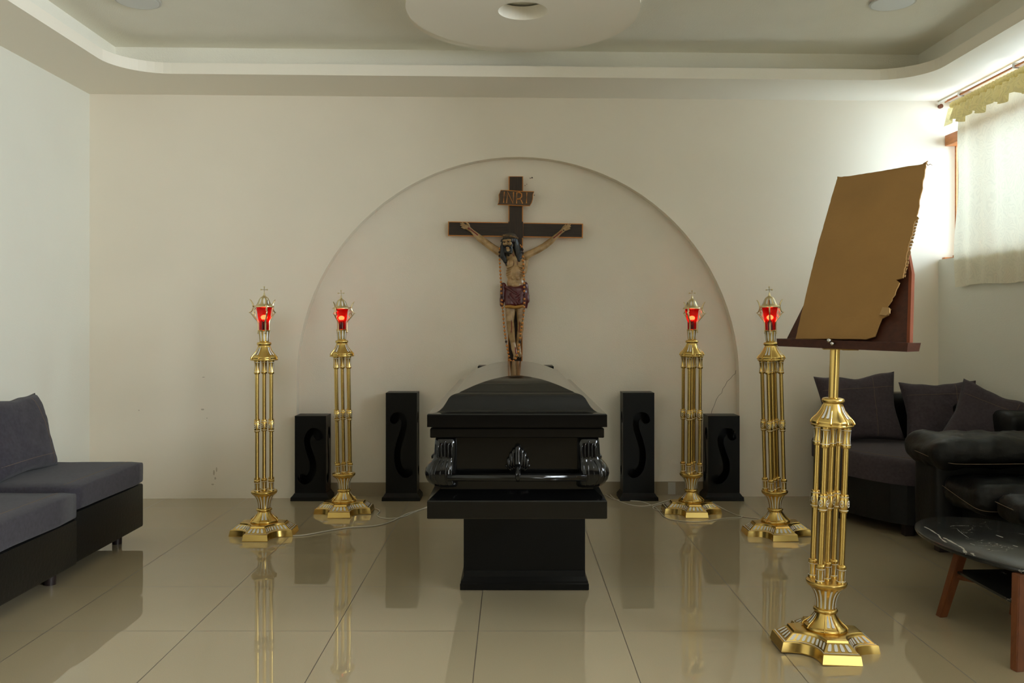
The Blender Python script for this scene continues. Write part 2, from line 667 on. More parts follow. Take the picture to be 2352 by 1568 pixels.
def remesh(bm, voxel, smooth_it=3, fac=0.6, decim=None):
    """fuse overlapping closed shapes into one continuous surface"""
    me = bpy.data.meshes.new('tmp')
    bm.to_mesh(me)
    bm.free()
    o = bpy.data.objects.new('tmp', me)
    COL.objects.link(o)
    r = o.modifiers.new('r', 'REMESH')
    r.mode = 'VOXEL'
    r.voxel_size = voxel
    r.adaptivity = 0
    s = o.modifiers.new('s', 'SMOOTH')
    s.factor = fac
    s.iterations = smooth_it
    dg = bpy.context.evaluated_depsgraph_get()
    dg.update()
    me2 = bpy.data.meshes.new_from_object(o.evaluated_get(dg))
    out = B()
    out.from_mesh(me2)
    bpy.data.objects.remove(o)
    bpy.data.meshes.remove(me)
    bpy.data.meshes.remove(me2)
    return out


def extrude_plan(poly, z0, z1, bevel=0.0, seg=3):
    bm = B()
    a = [bm.verts.new((x, y, z0)) for x, y in poly]
    b_ = [bm.verts.new((x, y, z1)) for x, y in poly]
    n = len(poly)
    bm.faces.new(list(reversed(a)))
    top = bm.faces.new(b_)
    for i in range(n):
        j = (i + 1) % n
        bm.faces.new((a[i], a[j], b_[j], b_[i]))
    if bevel:
        bmesh.ops.bevel(bm, geom=list(top.edges), offset=bevel, segments=seg, profile=0.5, affect='EDGES')
    return bm


def noise3(x, y, z):
    from mathutils import noise
    return noise.noise(Vector((x, y, z)))


def FL(px, py):
    """where the floor point seen at this place of the plan lies"""
    Y = F * H / (py - CY)
    return ((px - CX) * Y / F, Y)


def YW(X):
    return 6.334 + 0.0176 * X


# ------------------------------------------------------------------ room
struct('floor', bx(-3.4, 3.7, -5.2, 6.75, -0.1, 0.0), M['floor'])

# back wall with the arched alcove opening
arch = []
for k in range(49):
    a = PI * k / 48
    arch.append((0.054 + 1.635 * math.cos(a), 0.872 + 1.64 * math.sin(a)))
outline = [(-3.2, 0), (-3.2, 3.4), (3.6, 3.4), (3.6, 0), (1.689, 0)] + arch + [(-1.581, 0)]
bm = plate(outline, [], 0.085)
for v in bm.verts:
    x, z, d = v.co.x, v.co.y, v.co.z
    v.co = Vector((x, YW(x) + 0.0425 + d, z))
wb = struct('wall_back', bm, M['wall'])
bm = B()
for v0 in [0]:
    q = [(-1.9, -0.02), (2.0, -0.02), (2.0, 2.7), (-1.9, 2.7)]
    a = [bm.verts.new((x, YW(x) + 0.0852, z)) for x, z in q]
    c = [bm.verts.new((x, YW(x) + 0.2, z)) for x, z in q]
    bm.faces.new(a)
    bm.faces.new(list(reversed(c)))
    for i in range(4):
        j = (i + 1) % 4
        bm.faces.new((a[i], c[i], c[j], a[j]))
wa = struct('wall_alcove', bm, M['stucco'])
# crack and chipped marks in the alcove plaster
bm = B()
cp = [(1694, 845), (1690, 851), (1689, 858), (1683, 862), (1679, 868), (1670, 876), (1666, 885), (1660, 893), (1658, 902), (1651, 908), (1645, 918), (1641, 930), (1635, 943), (1634, 950)]
pts = []
for x, y in cp:
    Y = YW((x - CX) * 6.48 / F) + 0.0845
    pts.append(((x - CX) * Y / F, Y, H - (y - CY) * Y / F))
add_tube(bm, pts, 0.0014, 5)
for x, y, r in [(1218, 409, .006), (1222, 408, .009), (1206, 426, .005), (1210, 423, .004), (1227, 448, .006)]:
    Y = YW(0.15) + 0.0845
    add_ball(bm, ((x - CX) * Y / F, Y, H - (y - CY) * Y / F), (r * 0.8, 0.001, r * 0.6), u=8, v=6)
obj('plaster_crack', bm, M['crack'], wa)
bm = B()
for x, y, w, h in [(468, 866, .010, .003), (466, 940, .012, .006), (492, 1085, .006, .02), (498, 1078, .005, .018), (495, 1098, .006, .01), (489, 1112, .010, .005), (321, 942, .005, .004), (476, 960, .004, .004)]:
    X = (x - CX) * 6.3 / F
    Y = YW(X) - 0.0002
    add_ball(bm, (X, Y, H - (y - CY) * Y / F), (w, 0.0008, h), u=8, v=6)
obj('scuff_mark', bm, mat('wall_scuff', (0.50, 0.44, 0.34), 0.9), wb)

# skirting tile inside the alcove
bm = B()
for x0, x1 in [(-1.578, -0.55), (-0.55, 0.62), (0.62, 1.08), (1.08, 1.687)]:
    vs = []
    for x in (x0, x1 - 0.002):
        for d in (0.073, 0.0852):
            for z in (0, 0.098):
                vs.append(bm.verts.new((x, YW(x) + d, z)))
    for f in ((0, 1, 3, 2), (4, 6, 7, 5), (0, 4, 5, 1), (2, 3, 7, 6), (1, 5, 7, 3), (0, 2, 6, 4)):
        bm.faces.new([vs[i] for i in f])
bs = struct('baseboard_back', bm, M['skirt'])
bm = B()
x0 = (1532 - CX) * 6.47 / F
x1 = (1549 - CX) * 6.47 / F
bx(x0, x1, YW(x0) + 0.0715, YW(x0) + 0.075, 0.004, 0.094, bm=bm)
obj('patch', bm, mat('grey_filler_patch', (0.50, 0.48, 0.43), 0.8), bs)

struct('wall_left', bx(-3.29, -3.09, -5.2, 6.5, 0, 3.4), M['wall_l'])
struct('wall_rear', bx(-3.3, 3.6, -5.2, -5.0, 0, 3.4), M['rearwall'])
# right wall: low wall, piers, two high window openings and a glazed door opening
wr = bx(3.18, 3.42, -0.8, 6.40, 0, 1.745)
bx(3.18, 3.42, 2.95, 3.35, 1.745, 3.4, bm=wr)
bx(3.18, 3.42, -0.8, -0.3, 1.745, 3.4, bm=wr)
bx(3.18, 3.42, -0.3, 6.5, 2.93, 3.4, bm=wr)
bx(3.18, 3.42, -3.2, -0.8, 2.45, 3.4, bm=wr)
bx(3.18, 3.42, -5.2, -3.2, 0, 3.4, bm=wr)
struct('wall_right', wr, M['wall_l'])
struct('trim_4', bx(3.7, 7.0, -5.2, 6.6, -0.12, -0.02), M['ground'])


def window(name, y0, y1, bars):
    root = bpy.data.objects.new(name, None)
    COL.objects.link(root)
    root['kind'] = 'structure'
    bm = B()
    x0, x1 = 3.285, 3.325
    bx(x0, x1, y0, y1, 1.745, 1.79, bm=bm)
    bx(x0, x1, y0, y1, 2.89, 2.94, bm=bm)
    for y in (y0 + 0.02, y1 - 0.008):
        bx(x0 + 0.015, x1, y - 0.012, y + 0.008, 1.745, 2.60, bm=bm)
    for y in bars:
        bx(x0, x1, y - 0.022, y + 0.022, 1.745, 2.94, bm=bm)
    obj('window_frame', bm, M['orangewood'], root)
    obj('transom', bx(3.225, 3.335, y0 + 0.012, y1, 2.60, 2.680, bevel=0.004), M['orangewood'], root)
    obj('glass_pane', bx(3.303, 3.307, y0 + 0.03, y1 - 0.03, 1.78, 2.90), M['pane'], root)
    obj('sill_ledge', bx(3.182, 3.29, y0, y1, 1.7455, 1.757), M['wall_l'], root)
    obj('sill_strip', bx(3.20, 3.284, y1 - 0.05, y1 - 0.012, 1.757, 1.772), M['orangewood'], root)
    return root


window('window_1', 3.35, 6.385, [4.1, 4.95, 5.75])
window('window_2', -0.3, 2.95, [0.5, 1.3, 2.1])

# lower ceiling band with a rounded inner opening, upper recess and disc
XL, XR, YF, YB, R = -2.614, 2.79, -4.2, 5.80, 0.33


def rrect(x0, x1, y0, y1, r, shear=0.0, n=10):
    out = []
    for cx, cy, a0 in ((x1 - r, y1 - r, 0), (x0 + r, y1 - r, 90), (x0 + r, y0 + r, 180), (x1 - r, y0 + r, 270)):
        for k in range(n + 1):
            a = math.radians(a0 + 90 * k / n)
            out.append((cx + r * math.cos(a), cy + r * math.sin(a)))
    return out


def shear(bm):
    for v in bm.verts:
        if v.co.y > 1:
            v.co.y += 0.0190 * v.co.x
        v.co.z -= 0.0037 * v.co.x
    return bm


bm = plate([(-3.3, -5.2), (3.6, -5.2), (3.6, 6.6), (-3.3, 6.6)], [rrect(XL, XR, YF, YB, R)], 0.074)
xform(bm, Matrix.Translation((0, 0, 2.95 + 0.037)))
struct('trim_1', shear(bm), M['soffit'])
bm = B()
x0, x1, y0, y1, z0, z1 = -2.735, 2.86, -4.4, 5.97, 3.0245, 3.18
t = 0.08
bx(x0 - t, x0, y0 - t, y1 + t, z0, z1 + t, bm=bm)
bx(x1, x1 + t, y0 - t, y1 + t, z0, z1 + t, bm=bm)
bx(x0, x1, y1, y1 + t, z0, z1 + t, bm=bm)
bx(x0, x1, y0 - t, y0, z0, z1 + t, bm=bm)
bx(x0 - t, x1 + t, y0 - t, y1 + t, z1, z1 + t, bm=bm)
struct('ceiling', shear(bm), M['ceil'])


def circ(cx, cy, r, n=72):
    return [(cx + r * math.cos(2 * PI * k / n), cy + r * math.sin(2 * PI * k / n)) for k in range(n)]


bm = plate(circ(0.065, 4.95, 0.672), [circ(0.065, 4.95, 0.143, 40)], 0.02)
xform(bm, Matrix.Translation((0, 0, 3.095)))
join(bm, xform(plate(circ(0.065, 4.95, 0.672), [circ(0.065, 4.95, 0.60)], 0.06), Matrix.Translation((0, 0, 3.135))))
join(bm, xform(plate(circ(0.065, 4.95, 0.165, 40), [circ(0.065, 4.95, 0.1432, 40)], 0.06), Matrix.Translation((0, 0, 3.135))))
struct('trim_2', bm, M['soffit'])
bm = plate(circ(0.065, 5.09, 0.68), [circ(0.065, 5.09, 0.45)], 0.012)  # thin second disc set back, forming the band beyond the first
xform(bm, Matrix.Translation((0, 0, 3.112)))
struct('offset_disc', bm, M['soffit'])

for X, Y, lab in ((-2.2, 5.05, 'round unlit panel lamp in the ceiling, on the left above the grey sofa'),
                  (2.235, 5.03, 'round unlit panel lamp in the ceiling, on the right towards the window')):
    z = 3.18 - 0.0037 * X
    t = thing('ceiling_lamp', lab, 'ceiling lamp', (X, Y, z), group='round ceiling lamps')
    obj('rim', add_lathe(B(), [(0.118, 0.0), (0.128, -0.002), (0.130, -0.010), (0.124, -0.013), (0.118, -0.012)], 48), M['lampring'], t, smooth=True, angle=0.7)
    obj('diffuser', add_lathe(B(), [(0.1175, -0.004), (0.1175, -0.0135)], 48), M['lamp'], t)

# ------------------------------------------------------------------ catafalque and casket
cat = thing('casket_stand', 'black box-shaped pedestal with a stepped foot carrying the casket', 'casket stand', (0.062, 4.46, 0))
obj('plinth', add_box(B(), (0, 0, 0.285), (0.588, 0.62, 0.446), bevel=0.003), M['matteblack'], cat)
bm = B()
prof = [(0.0, 0.0), (0.0, 0.028), (-0.004, 0.034), (-0.012, 0.045), (-0.022, 0.075)]
for (i0, z0), (i1, z1) in zip(prof, prof[1:]):
    pass
rings = []
for ins, z in [(0.022, 0.0), (0.0, 0.003), (0.0, 0.030), (0.004, 0.036), (0.004, 0.042), (0.016, 0.062), (0.022, 0.09)]:
    hx, hy = 0.31 - ins - (0.0 if z < 0.04 else 0.0), 0.335 - ins
    rings.append([bm.verts.new((sx * hx, sy * hy, z)) for sx, sy in ((-1, -1), (1, -1), (1, 1), (-1, 1))])
for a, c in zip(rings, rings[1:]):
    for i in range(4):
        j = (i + 1) % 4
        bm.faces.new((a[i], a[j], c[j], c[i]))
bm.faces.new(list(reversed(rings[0])))
bm.faces.new(rings[-1])
obj('foot_moulding', bm, M['matteblack'], cat)

CXC = 0.022
Y0, Y1, YS = 3.40, 5.50, 4.56
cas = thing('casket', 'glossy black lacquered casket with domed lid and cast corner fittings on the black pedestal', 'casket', (CXC, Y0, 0.5085))
cas.location = (0, 0, 0)
CL = Vector((CXC, 0, 0))


def rect_ring(bm, hw, ya, yb, z, n=1):
    return [bm.verts.new((CXC + sx * hw, y, z)) for sx, y in ((-1, ya), (1, ya), (1, yb), (-1, yb))]


def loft_rect(spec):
    bm = B()
    rings = [rect_ring(bm, *s) for s in spec]
    for a, c in zip(rings, rings[1:]):
        for i in range(4):
            j = (i + 1) % 4
            bm.faces.new((a[i], a[j], c[j], c[i]))
    bm.faces.new(list(reversed(rings[0])))
    bm.faces.new(rings[-1])
    return bm


def ins(i, z, hw=0.357):
    return (hw - i, Y0 + i, Y1 - i, z)


bm = loft_rect([ins(0.004, 0.5085), ins(0.0, 0.512), ins(0.0, 0.577), ins(0.003, 0.5815), ins(0.030, 0.604), ins(0.047, 0.618), ins(0.06, 0.620)])
obj('base_moulding', bm, M['lacquer'], cas)
bm = loft_rect([ins(0.050, 0.615), ins(0.050, 0.835)])
obj('shell', bm, M['lacquer'], cas)
bm = loft_rect([ins(0.05, 0.828), ins(0.014, 0.829), ins(0.011, 0.832), ins(0.011, 0.864), ins(0.014, 0.868), ins(0.02, 0.8685), ins(0.02, 0.8735)])
obj('shell_rim', bm, M['lacquer'], cas)

# lid: rim, then an ogee crown hipped at both ends
HW = 0.357
lidp = [(0.0, 0.873), (0.0, 0.921), (0.003, 0.925), (0.030, 0.9275), (0.036, 0.929), (0.048, 0.936), (0.058, 0.945), (0.066, 0.957), (0.073, 0.969), (0.080, 0.981),
        (0.089, 0.990), (0.101, 0.9955), (0.116, 0.999), (0.121, 1.0005), (0.126, 1.004), (0.140, 1.0095), (0.156, 1.016),
        (0.176, 1.024), (0.196, 1.031), (0.222, 1.039), (0.249, 1.046), (0.28, 1.0515), (0.314, 1.0555), (0.34, 1.0575), (0.3569, 1.058)]


def lid(yhip, ysplit, dirn):
    bm = B()
    L_, R_, P_, Q_ = [], [], [], []
    for u, z in lidp:
        yh = yhip + dirn * u
        L_.append(bm.verts.new((CXC - (HW - u), yh, z)))
        R_.append(bm.verts.new((CXC + (HW - u), yh, z)))
        P_.append(bm.verts.new((CXC - (HW - u), ysplit, z)))
        Q_.append(bm.verts.new((CXC + (HW - u), ysplit, z)))
    for i in range(len(lidp) - 1):
        bm.faces.new((L_[i], R_[i], R_[i + 1], L_[i + 1]))
        bm.faces.new((P_[i], L_[i], L_[i + 1], P_[i + 1]))
        bm.faces.new((R_[i], Q_[i], Q_[i + 1], R_[i + 1]))
    bm.faces.new([L_[0], P_[0], Q_[0], R_[0]])
    bm.faces.new(P_ + list(reversed(Q_)))
    for f in bm.faces:
        f.smooth = True
    for lst in (L_, R_, P_, Q_):
        for a, c in zip(lst, lst[1:]):
            e = bm.edges.get((a, c))
            if e:
                e.smooth = False
    for k in (0, 1, 2, 12, 14):
        for a, c in ((L_[k], R_[k]), (L_[k], P_[k]), (R_[k], Q_[k])):
            e = bm.edges.get((a, c))
            if e:
                e.smooth = False
    for e in (bm.edges.get((P_[0], Q_[0])),):
        if e:
            e.smooth = False
    for f in bm.faces:
        if len(f.verts) > 4:
            f.smooth = False
    return bm


o = obj('lid', lid(Y0, YS - 0.0012, 1), M['lacquer'], cas)
tag(o, 'front half of the domed lid')
o = obj('lid', lid(Y1, YS + 0.0012, -1), M['lacquer'], cas)
tag(o, 'rear half of the domed lid')


def corner(sx, yc, sy):
    """cast corner fitting: fluted block above a bulging scroll"""
    cx = CXC + sx * 0.272
    rings = []
    bm = B()
    prof = [(0.826, 0.036, 0.0), (0.822, 0.041, 0.0), (0.80, 0.043, 0.0), (0.765, 0.044, 0.001), (0.745, 0.045, 0.003), (0.735, 0.049, 0.008), (0.722, 0.055, 0.014), (0.705, 0.060, 0.018),
            (0.685, 0.062, 0.020), (0.665, 0.060, 0.017), (0.648, 0.055, 0.010), (0.636, 0.048, 0.002), (0.631, 0.040, -0.004)]
    n = 32
    for z, r, out in prof:
        ring = []
        for k in range(n):
            a = 2 * PI * k / n
            c, s = math.cos(a), math.sin(a)
            p = 5.0 if z > 0.74 else 3.2
            rr = r / ((abs(c) ** p + abs(s) ** p) ** (1 / p))
            flute = 0.0022 * math.cos(a * 20)
            rr += flute
            ring.append(bm.verts.new((cx + sx * (out + 0.014) + rr * c, yc + sy * (0.010 + out * 0.5) + rr * s * 0.9, z)))
        rings.append(ring)
    for a, c in zip(rings, rings[1:]):
        for i in range(n):
            j = (i + 1) % n
            bm.faces.new((a[i], a[j], c[j], c[i]))
    bm.faces.new(list(reversed(rings[0])))
    bm.faces.new(rings[-1])
    # raised flutes on the front face
    yf = yc + sy * (0.010 + 0.0400)
    for dx in (-0.030, -0.016, -0.002, 0.012, 0.026):
        x = cx + sx * 0.014 + dx
        zt = 0.815 - 0.02 * abs(dx + 0.002) / 0.03
        pts = [(x, yf, 0.748 + 0.1 * abs(dx)), (x, yf + sy * 0.002, 0.76), (x, yf + sy * 0.002, zt - 0.01), (x + 0.003, yf - sy * 0.002, zt)]
        add_tube(bm, spline(pts, 4), 0.0034, 8)
    # bands wrapping over the scroll
    for dx in (-0.034, -0.018, 0.0, 0.018, 0.036):
        pts = []
        for k in range(9):
            z = 0.742 - k * 0.0125
            r = interp([(0.631, 0.040), (0.648, 0.055), (0.685, 0.0625), (0.722, 0.055), (0.745, 0.046)], z)
            o_ = interp([(0.631, -0.004), (0.665, 0.017), (0.685, 0.020), (0.722, 0.014), (0.745, 0.003)], z)
            pts.append((cx + sx * (o_ + 0.014) + dx * (0.7 + 0.5 * (r - 0.04) / 0.02), yc + sy * (0.010 + o_ * 0.5 + r * 0.9 * (1 - (abs(dx) / r) ** 3.2) ** (1 / 3.2)), z))
        add_tube(bm, pts, 0.0032, 8)
    return bm


for sx in (-1, 1):
    for yc, sy in ((Y0 + 0.062, -1), (Y1 - 0.062, 1)):
        obj('corner_fitting', corner(sx, yc, sy), M['hardware'], cas, smooth=True, angle=0.9)


def add_bar(bm, p, q, r=0.0145):
    p, q = Vector(p), Vector(q)
    n = 24
    x, y = frame(q - p)
    r1, r2 = [], []
    for k in range(n):
        a = 2 * PI * k / n
        rr = r * (1 + 0.07 * math.cos(8 * a))
        o_ = x * rr * math.cos(a) + y * rr * math.sin(a)
        r1.append(bm.verts.new(p + o_))
        r2.append(bm.verts.new(q + o_))
    for k in range(n):
        j = (k + 1) % n
        bm.faces.new((r1[k], r1[j], r2[j], r2[k]))
    bm.faces.new(list(reversed(r1)))
    bm.faces.new(r2)
    return bm


ZB = H - (1096 - CY) * 3.395 / F
for y in (Y0 - 0.006, Y1 + 0.006):
    obj('carrying_bar', add_bar(B(), (CXC - 0.275, y, ZB), (CXC + 0.275, y, ZB)), M['hardware'], cas, smooth=True)
for sx in (-1, 1):
    x = CXC + sx * 0.352
    obj('carrying_bar', add_bar(B(), (x, Y0 + 0.1, ZB), (x, Y1 - 0.1, ZB)), M['hardware'], cas, smooth=True)


def lug(mtx):
    """shell-shaped handle lug, local: x across, y out of the panel (negative), z up"""
    bm = B()
    add_tube(bm, spline([(0, 0.004, 0.088), (0, -0.012, 0.085), (0, -0.020, 0.055), (0, -0.026, 0.020), (0, -0.046, 0.006), (0, -0.060, -0.006), (0, -0.062, -0.022), (0, -0.050, -0.033)], 5), [0.010] * 6 + [0.013] * 10 + [0.0125] * 10 + [0.0105] * 10, 12) if False else None
    pts = spline([(0, 0.004, 0.090), (0, -0.012, 0.087), (0, -0.020, 0.055), (0, -0.028, 0.020), (0, -0.050, 0.008), (0, -0.066, -0.008), (0, -0.066, -0.024), (0, -0.052, -0.034)], 5)
    rs = [interp([(0, 0.010), (5, 0.0135), (15, 0.0140), (22, 0.010), (35, 0.011)], i) for i in range(len(pts))]
    add_tube(bm, pts, rs, 12)
    for s in (-1, 1):
        for dx, zt, zb, r in ((0.0150, 0.080, 0.012, 0.0100), (0.0265, 0.066, 0.008, 0.0085), (0.0370, 0.046, 0.004, 0.0075)):
            pts = spline([(s * dx * 0.85, 0.004, zt), (s * dx, -0.008, zt - 0.006), (s * dx, -0.013, (zt + zb) / 2), (s * dx * 0.9, -0.010, zb), (s * dx * 0.7, -0.004, zb - 0.012)], 4)
            add_tube(bm, pts, [r * interp([(0, .5), (4, 1), (12, 1), (16, .6)], i) for i in range(len(pts))], 10)
        add_ball(bm, (s * 0.043, -0.004, 0.012), 0.0075, u=10, v=8)
        pts = [(s * 0.006, -0.028, 0.02), (s * 0.0065, -0.060, 0.004), (s * 0.006, -0.077, -0.012), (s * 0.004, -0.066, -0.033)]
        add_tube(bm, spline(pts, 4), 0.0038, 8)
    add_ball(bm, (0, -0.002, 0.035), (0.036, 0.010, 0.045), u=16, v=10)
    return xform(bm, mtx)


obj('handle_lug', lug(Matrix.Translation((CXC + 0.003, Y0 + 0.050, 0.70))), M['hardware'], cas, smooth=True)
obj('handle_lug', lug(Matrix.Translation((CXC, Y1 - 0.050, 0.70)) @ Matrix.Rotation(PI, 4, 'Z')), M['hardware'], cas, smooth=True)
for sx in (-1, 1):
    for y in (Y0 + 0.45, Y0 + 1.05, Y0 + 1.65):
        obj('handle_lug', lug(Matrix.Translation((CXC + sx * 0.302, y, 0.70)) @ Matrix.Rotation(sx * PI / 2, 4, 'Z')), M['hardware'], cas, smooth=True)


# ------------------------------------------------------------------ black pedestals with scroll cut-outs
def s_shape(w, h, cz, flip, tall):
    """outline of the scroll cut-out on a face of width w: local x in -w/2..w/2"""
    if tall:
        cl = [(.054, .188), (.034, .212), (.004, .216), (-.019, .184), (-.016, .116), (.010, .035), (.028, -.045), (.026, -.120), (.004, -.180), (-.026, -.203), (-.056, -.192)]
        k = 0.92
    else:
        cl = [(.060, .150), (.044, .176), (.012, .184), (-.017, .150), (-.024, .100), (-.006, .033), (.016, -.035), (.018, -.095), (-.004, -.145), (-.034, -.166), (-.062, -.155)]
        k = 0.95
    pts = spline([(x * w / 0.23, z, 0) for x, z in cl], 8)
    N = len(pts)
    Lf, Rt = [], []
    for i, p in enumerate(pts):
        t = i / (N - 1)
        hw = interp([(0, 0.033), (0.07, 0.036), (0.16, 0.027), (0.3, 0.023), (0.5, 0.024), (0.7, 0.026), (0.85, 0.029), (0.94, 0.037), (1, 0.033)], t) * k
        d = (pts[min(i + 1, N - 1)] - pts[max(i - 1, 0)]).normalized()
        nrm = Vector((-d.y, d.x, 0))
        wq = w / 0.23
        Lf.append(p + Vector((nrm.x * hw * min(1, wq), nrm.y * hw, 0)))
        Rt.append(p - Vector((nrm.x * hw * min(1, wq), nrm.y * hw, 0)))
        if i == 0:
            cap0 = [p + Vector((-math.cos(a) * d.x * hw + nrm.x * math.sin(a) * hw, -math.cos(a) * d.y * hw + nrm.y * math.sin(a) * hw, 0)) for a in [(-PI / 2 + PI * j / 8) for j in range(1, 8)]]
        if i == N - 1:
            cap1 = [p + Vector((math.cos(a) * d.x * hw + nrm.x * math.sin(a) * hw, math.cos(a) * d.y * hw + nrm.y * math.sin(a) * hw, 0)) for a in [(PI / 2 - PI * j / 8) for j in range(1, 8)]]
    ol = Lf + cap1 + list(reversed(Rt)) + cap0
    f = -1 if flip else 1
    return [(max(-w / 2 + 0.012, min(w / 2 - 0.012, p.x * f)), cz + p.y) for p in ol]


def pedestal(label, xl, xr, ht, tall, flip):
    yf = 6.22
    w = xr - xl
    dep = 0.165
    cx = (xl + xr) / 2
    t = thing('pedestal', label, 'pedestal', (cx, yf + dep / 2, 0), group='black scroll-cut pedestals')
    cz = 0.398 if tall else 0.315
    zb = 0.045
    th = 0.012
    rect = lambda w_: [(-w_ / 2, zb), (w_ / 2, zb), (w_ / 2, ht - 0.001), (-w_ / 2, ht - 0.001)]
    body = B()
    front = plate(rect(w), [s_shape(w, ht, cz, flip, tall)], th)
    xform(front, Matrix.Translation((0, -dep / 2 + th / 2, 0)) @ Matrix.Rotation(PI / 2, 4, 'X'))
    join(body, front)
    for sx in (-1, 1):
        side = plate(rect(dep - 2 * th), [s_shape(dep * 0.9, ht, cz, flip if sx > 0 else not flip, tall)], th)
        xform(side, Matrix.Translation((sx * (w / 2 - th / 2), 0, 0)) @ Matrix.Rotation(PI / 2, 4, 'Z') @ Matrix.Rotation(PI / 2, 4, 'X'))
        join(body, side)
    add_box(body, (0, dep / 2 - th / 2, (zb + ht) / 2), (w - 0.0002, th, ht - zb - 0.001))
    obj('body', body, M['matteblack'], t)
    obj('top', add_box(B(), (0, 0, ht), (w + 0.001, dep + 0.001, 0.006), bevel=0.001), M['matteblack'], t)
    bm = B()
    rings = []
    for o_, z in [(0.024, 0), (0.026, 0.004), (0.024, 0.026), (0.018, 0.032), (0.014, 0.036), (0.003, 0.052)]:
        hx, hy = w / 2 + o_, dep / 2 + o_
        rings.append([bm.verts.new((a * hx, c * hy if c < 0 else c * (dep / 2 + min(o_, 0.012)), z)) for a, c in ((-1, -1), (1, -1), (1, 1), (-1, 1))])
    for a, c in zip(rings, rings[1:]):
        for i in range(4):
            j = (i + 1) % 4
            bm.faces.new((a[i], a[j], c[j], c[i]))
    bm.faces.new(list(reversed(rings[0])))
    bm.faces.new(rings[-1])
    obj('base_moulding', bm, M['matteblack'], t)
    return t


pz = 6.22 / F
pedestal('short black pedestal with scroll cut-outs at the left foot of the arch', (677 - CX) * pz, (749 - CX) * pz, 0.61, False, False)
pedestal('tall black pedestal with scroll cut-outs standing left of the casket', (886 - CX) * pz, (957.5 - CX) * pz, 0.777, True, True)
pedestal('tall black pedestal with scroll cut-outs standing right of the casket', (1431 - CX) * pz, (1503 - CX) * pz, 0.777, True, False)
pedestal('short black pedestal with scroll cut-outs at the right foot of the arch', (1626.5 - CX) * pz, (1699 - CX) * pz, 0.61, False, False)
o = thing('crucifix_stand', 'black wooden box behind the casket on which the cross stands', 'stand', (0.03, 6.28, 0))
obj('body', add_box(B(), (0, 0, 0.4875), (0.548, 0.21, 0.975), bevel=0.003), M['matteblack'], o)
obj('base_moulding', add_box(B(), (0, -0.005, 0.02), (0.59, 0.24, 0.04), bevel=0.008), M['matteblack'], o)


# ------------------------------------------------------------------ floor candelabra
def base_outline(D, w, c):
    """four flats of width w at distance D joined by concave arcs; returns list of points, and the edges' kinds"""
    hw = w / 2
    quad = [((D, -hw), (D, hw)), ((hw, D), (-hw, D)), ((-D, hw), (-D, -hw)), ((-hw, -D), (hw, -D))]
    ctrl = [(c, c), (-c, c), (-c, -c), (c, -c)]
    pts = []
    for k in range(4):
        a, b_ = quad[k]
        for j in range(4):
            t = j / 4
            pts.append((a[0] + (b_[0] - a[0]) * t, a[1] + (b_[1] - a[1]) * t))
        p0, p2 = b_, quad[(k + 1) % 4][0]
        for j in range(12):
            t = j / 12
            pts.append(tuple((1 - t) ** 2 * p0[i] + 2 * t * (1 - t) * ctrl[k][i] + t * t * p2[i] for i in range(2)))
    return pts     # 64 points: 4 flat segments then 12 arc segments, four times


def strips(bm, prof, angles, hw, off=0.0012, n=6):
    """enamel strips following a lathe profile [(r,z)...] at given angles; hw half width in metres (start,end)"""
    for a in angles:
        c, s = math.cos(a), math.sin(a)
        prev = None
        m = len(prof)
        for i, (r, z) in enumerate(prof):
            t = i / (m - 1)
            h_ = hw[0] + (hw[1] - hw[0]) * t
            if i in (0, m - 1):
                h_ *= 0.55
            rr = r + off
            q = [Vector((rr * c - u * s, rr * s + u * c, z)) for u in (-h_, 0, h_)]
            q[1] += Vector((c, s, 0)) * 0.0006
            vs = [bm.verts.new(x) for x in q]
            if prev:
                for j in range(2):
                    bm.faces.new((prev[j], prev[j + 1], vs[j + 1], vs[j]))
            prev = vs
    return bm


def dense(prof, n=5):
    out = []
    pts = spline([(r, z, 0) for r, z in prof], n)
    return [(max(p.x, 0.0005), p.y) for p in pts]


MESH = {}


def share(key, maker):
    if key not in MESH:
        MESH[key] = maker()
    return MESH[key]


def mk(bm, m, smooth=True, angle=0.6):
    o = obj('tmp', bm, m, None, smooth, angle)
    me = o.data
    bpy.data.objects.remove(o)
    return me


def place_mesh(name, me, parent, loc=(0, 0, 0), rotz=0.0, lab=None):
    o = bpy.data.objects.new(name, me)
    COL.objects.link(o)
    o.parent = parent
    o.location = loc
    o.rotation_euler = (0, 0, rotz)
    if lab:
        o['label'] = lab
    return o


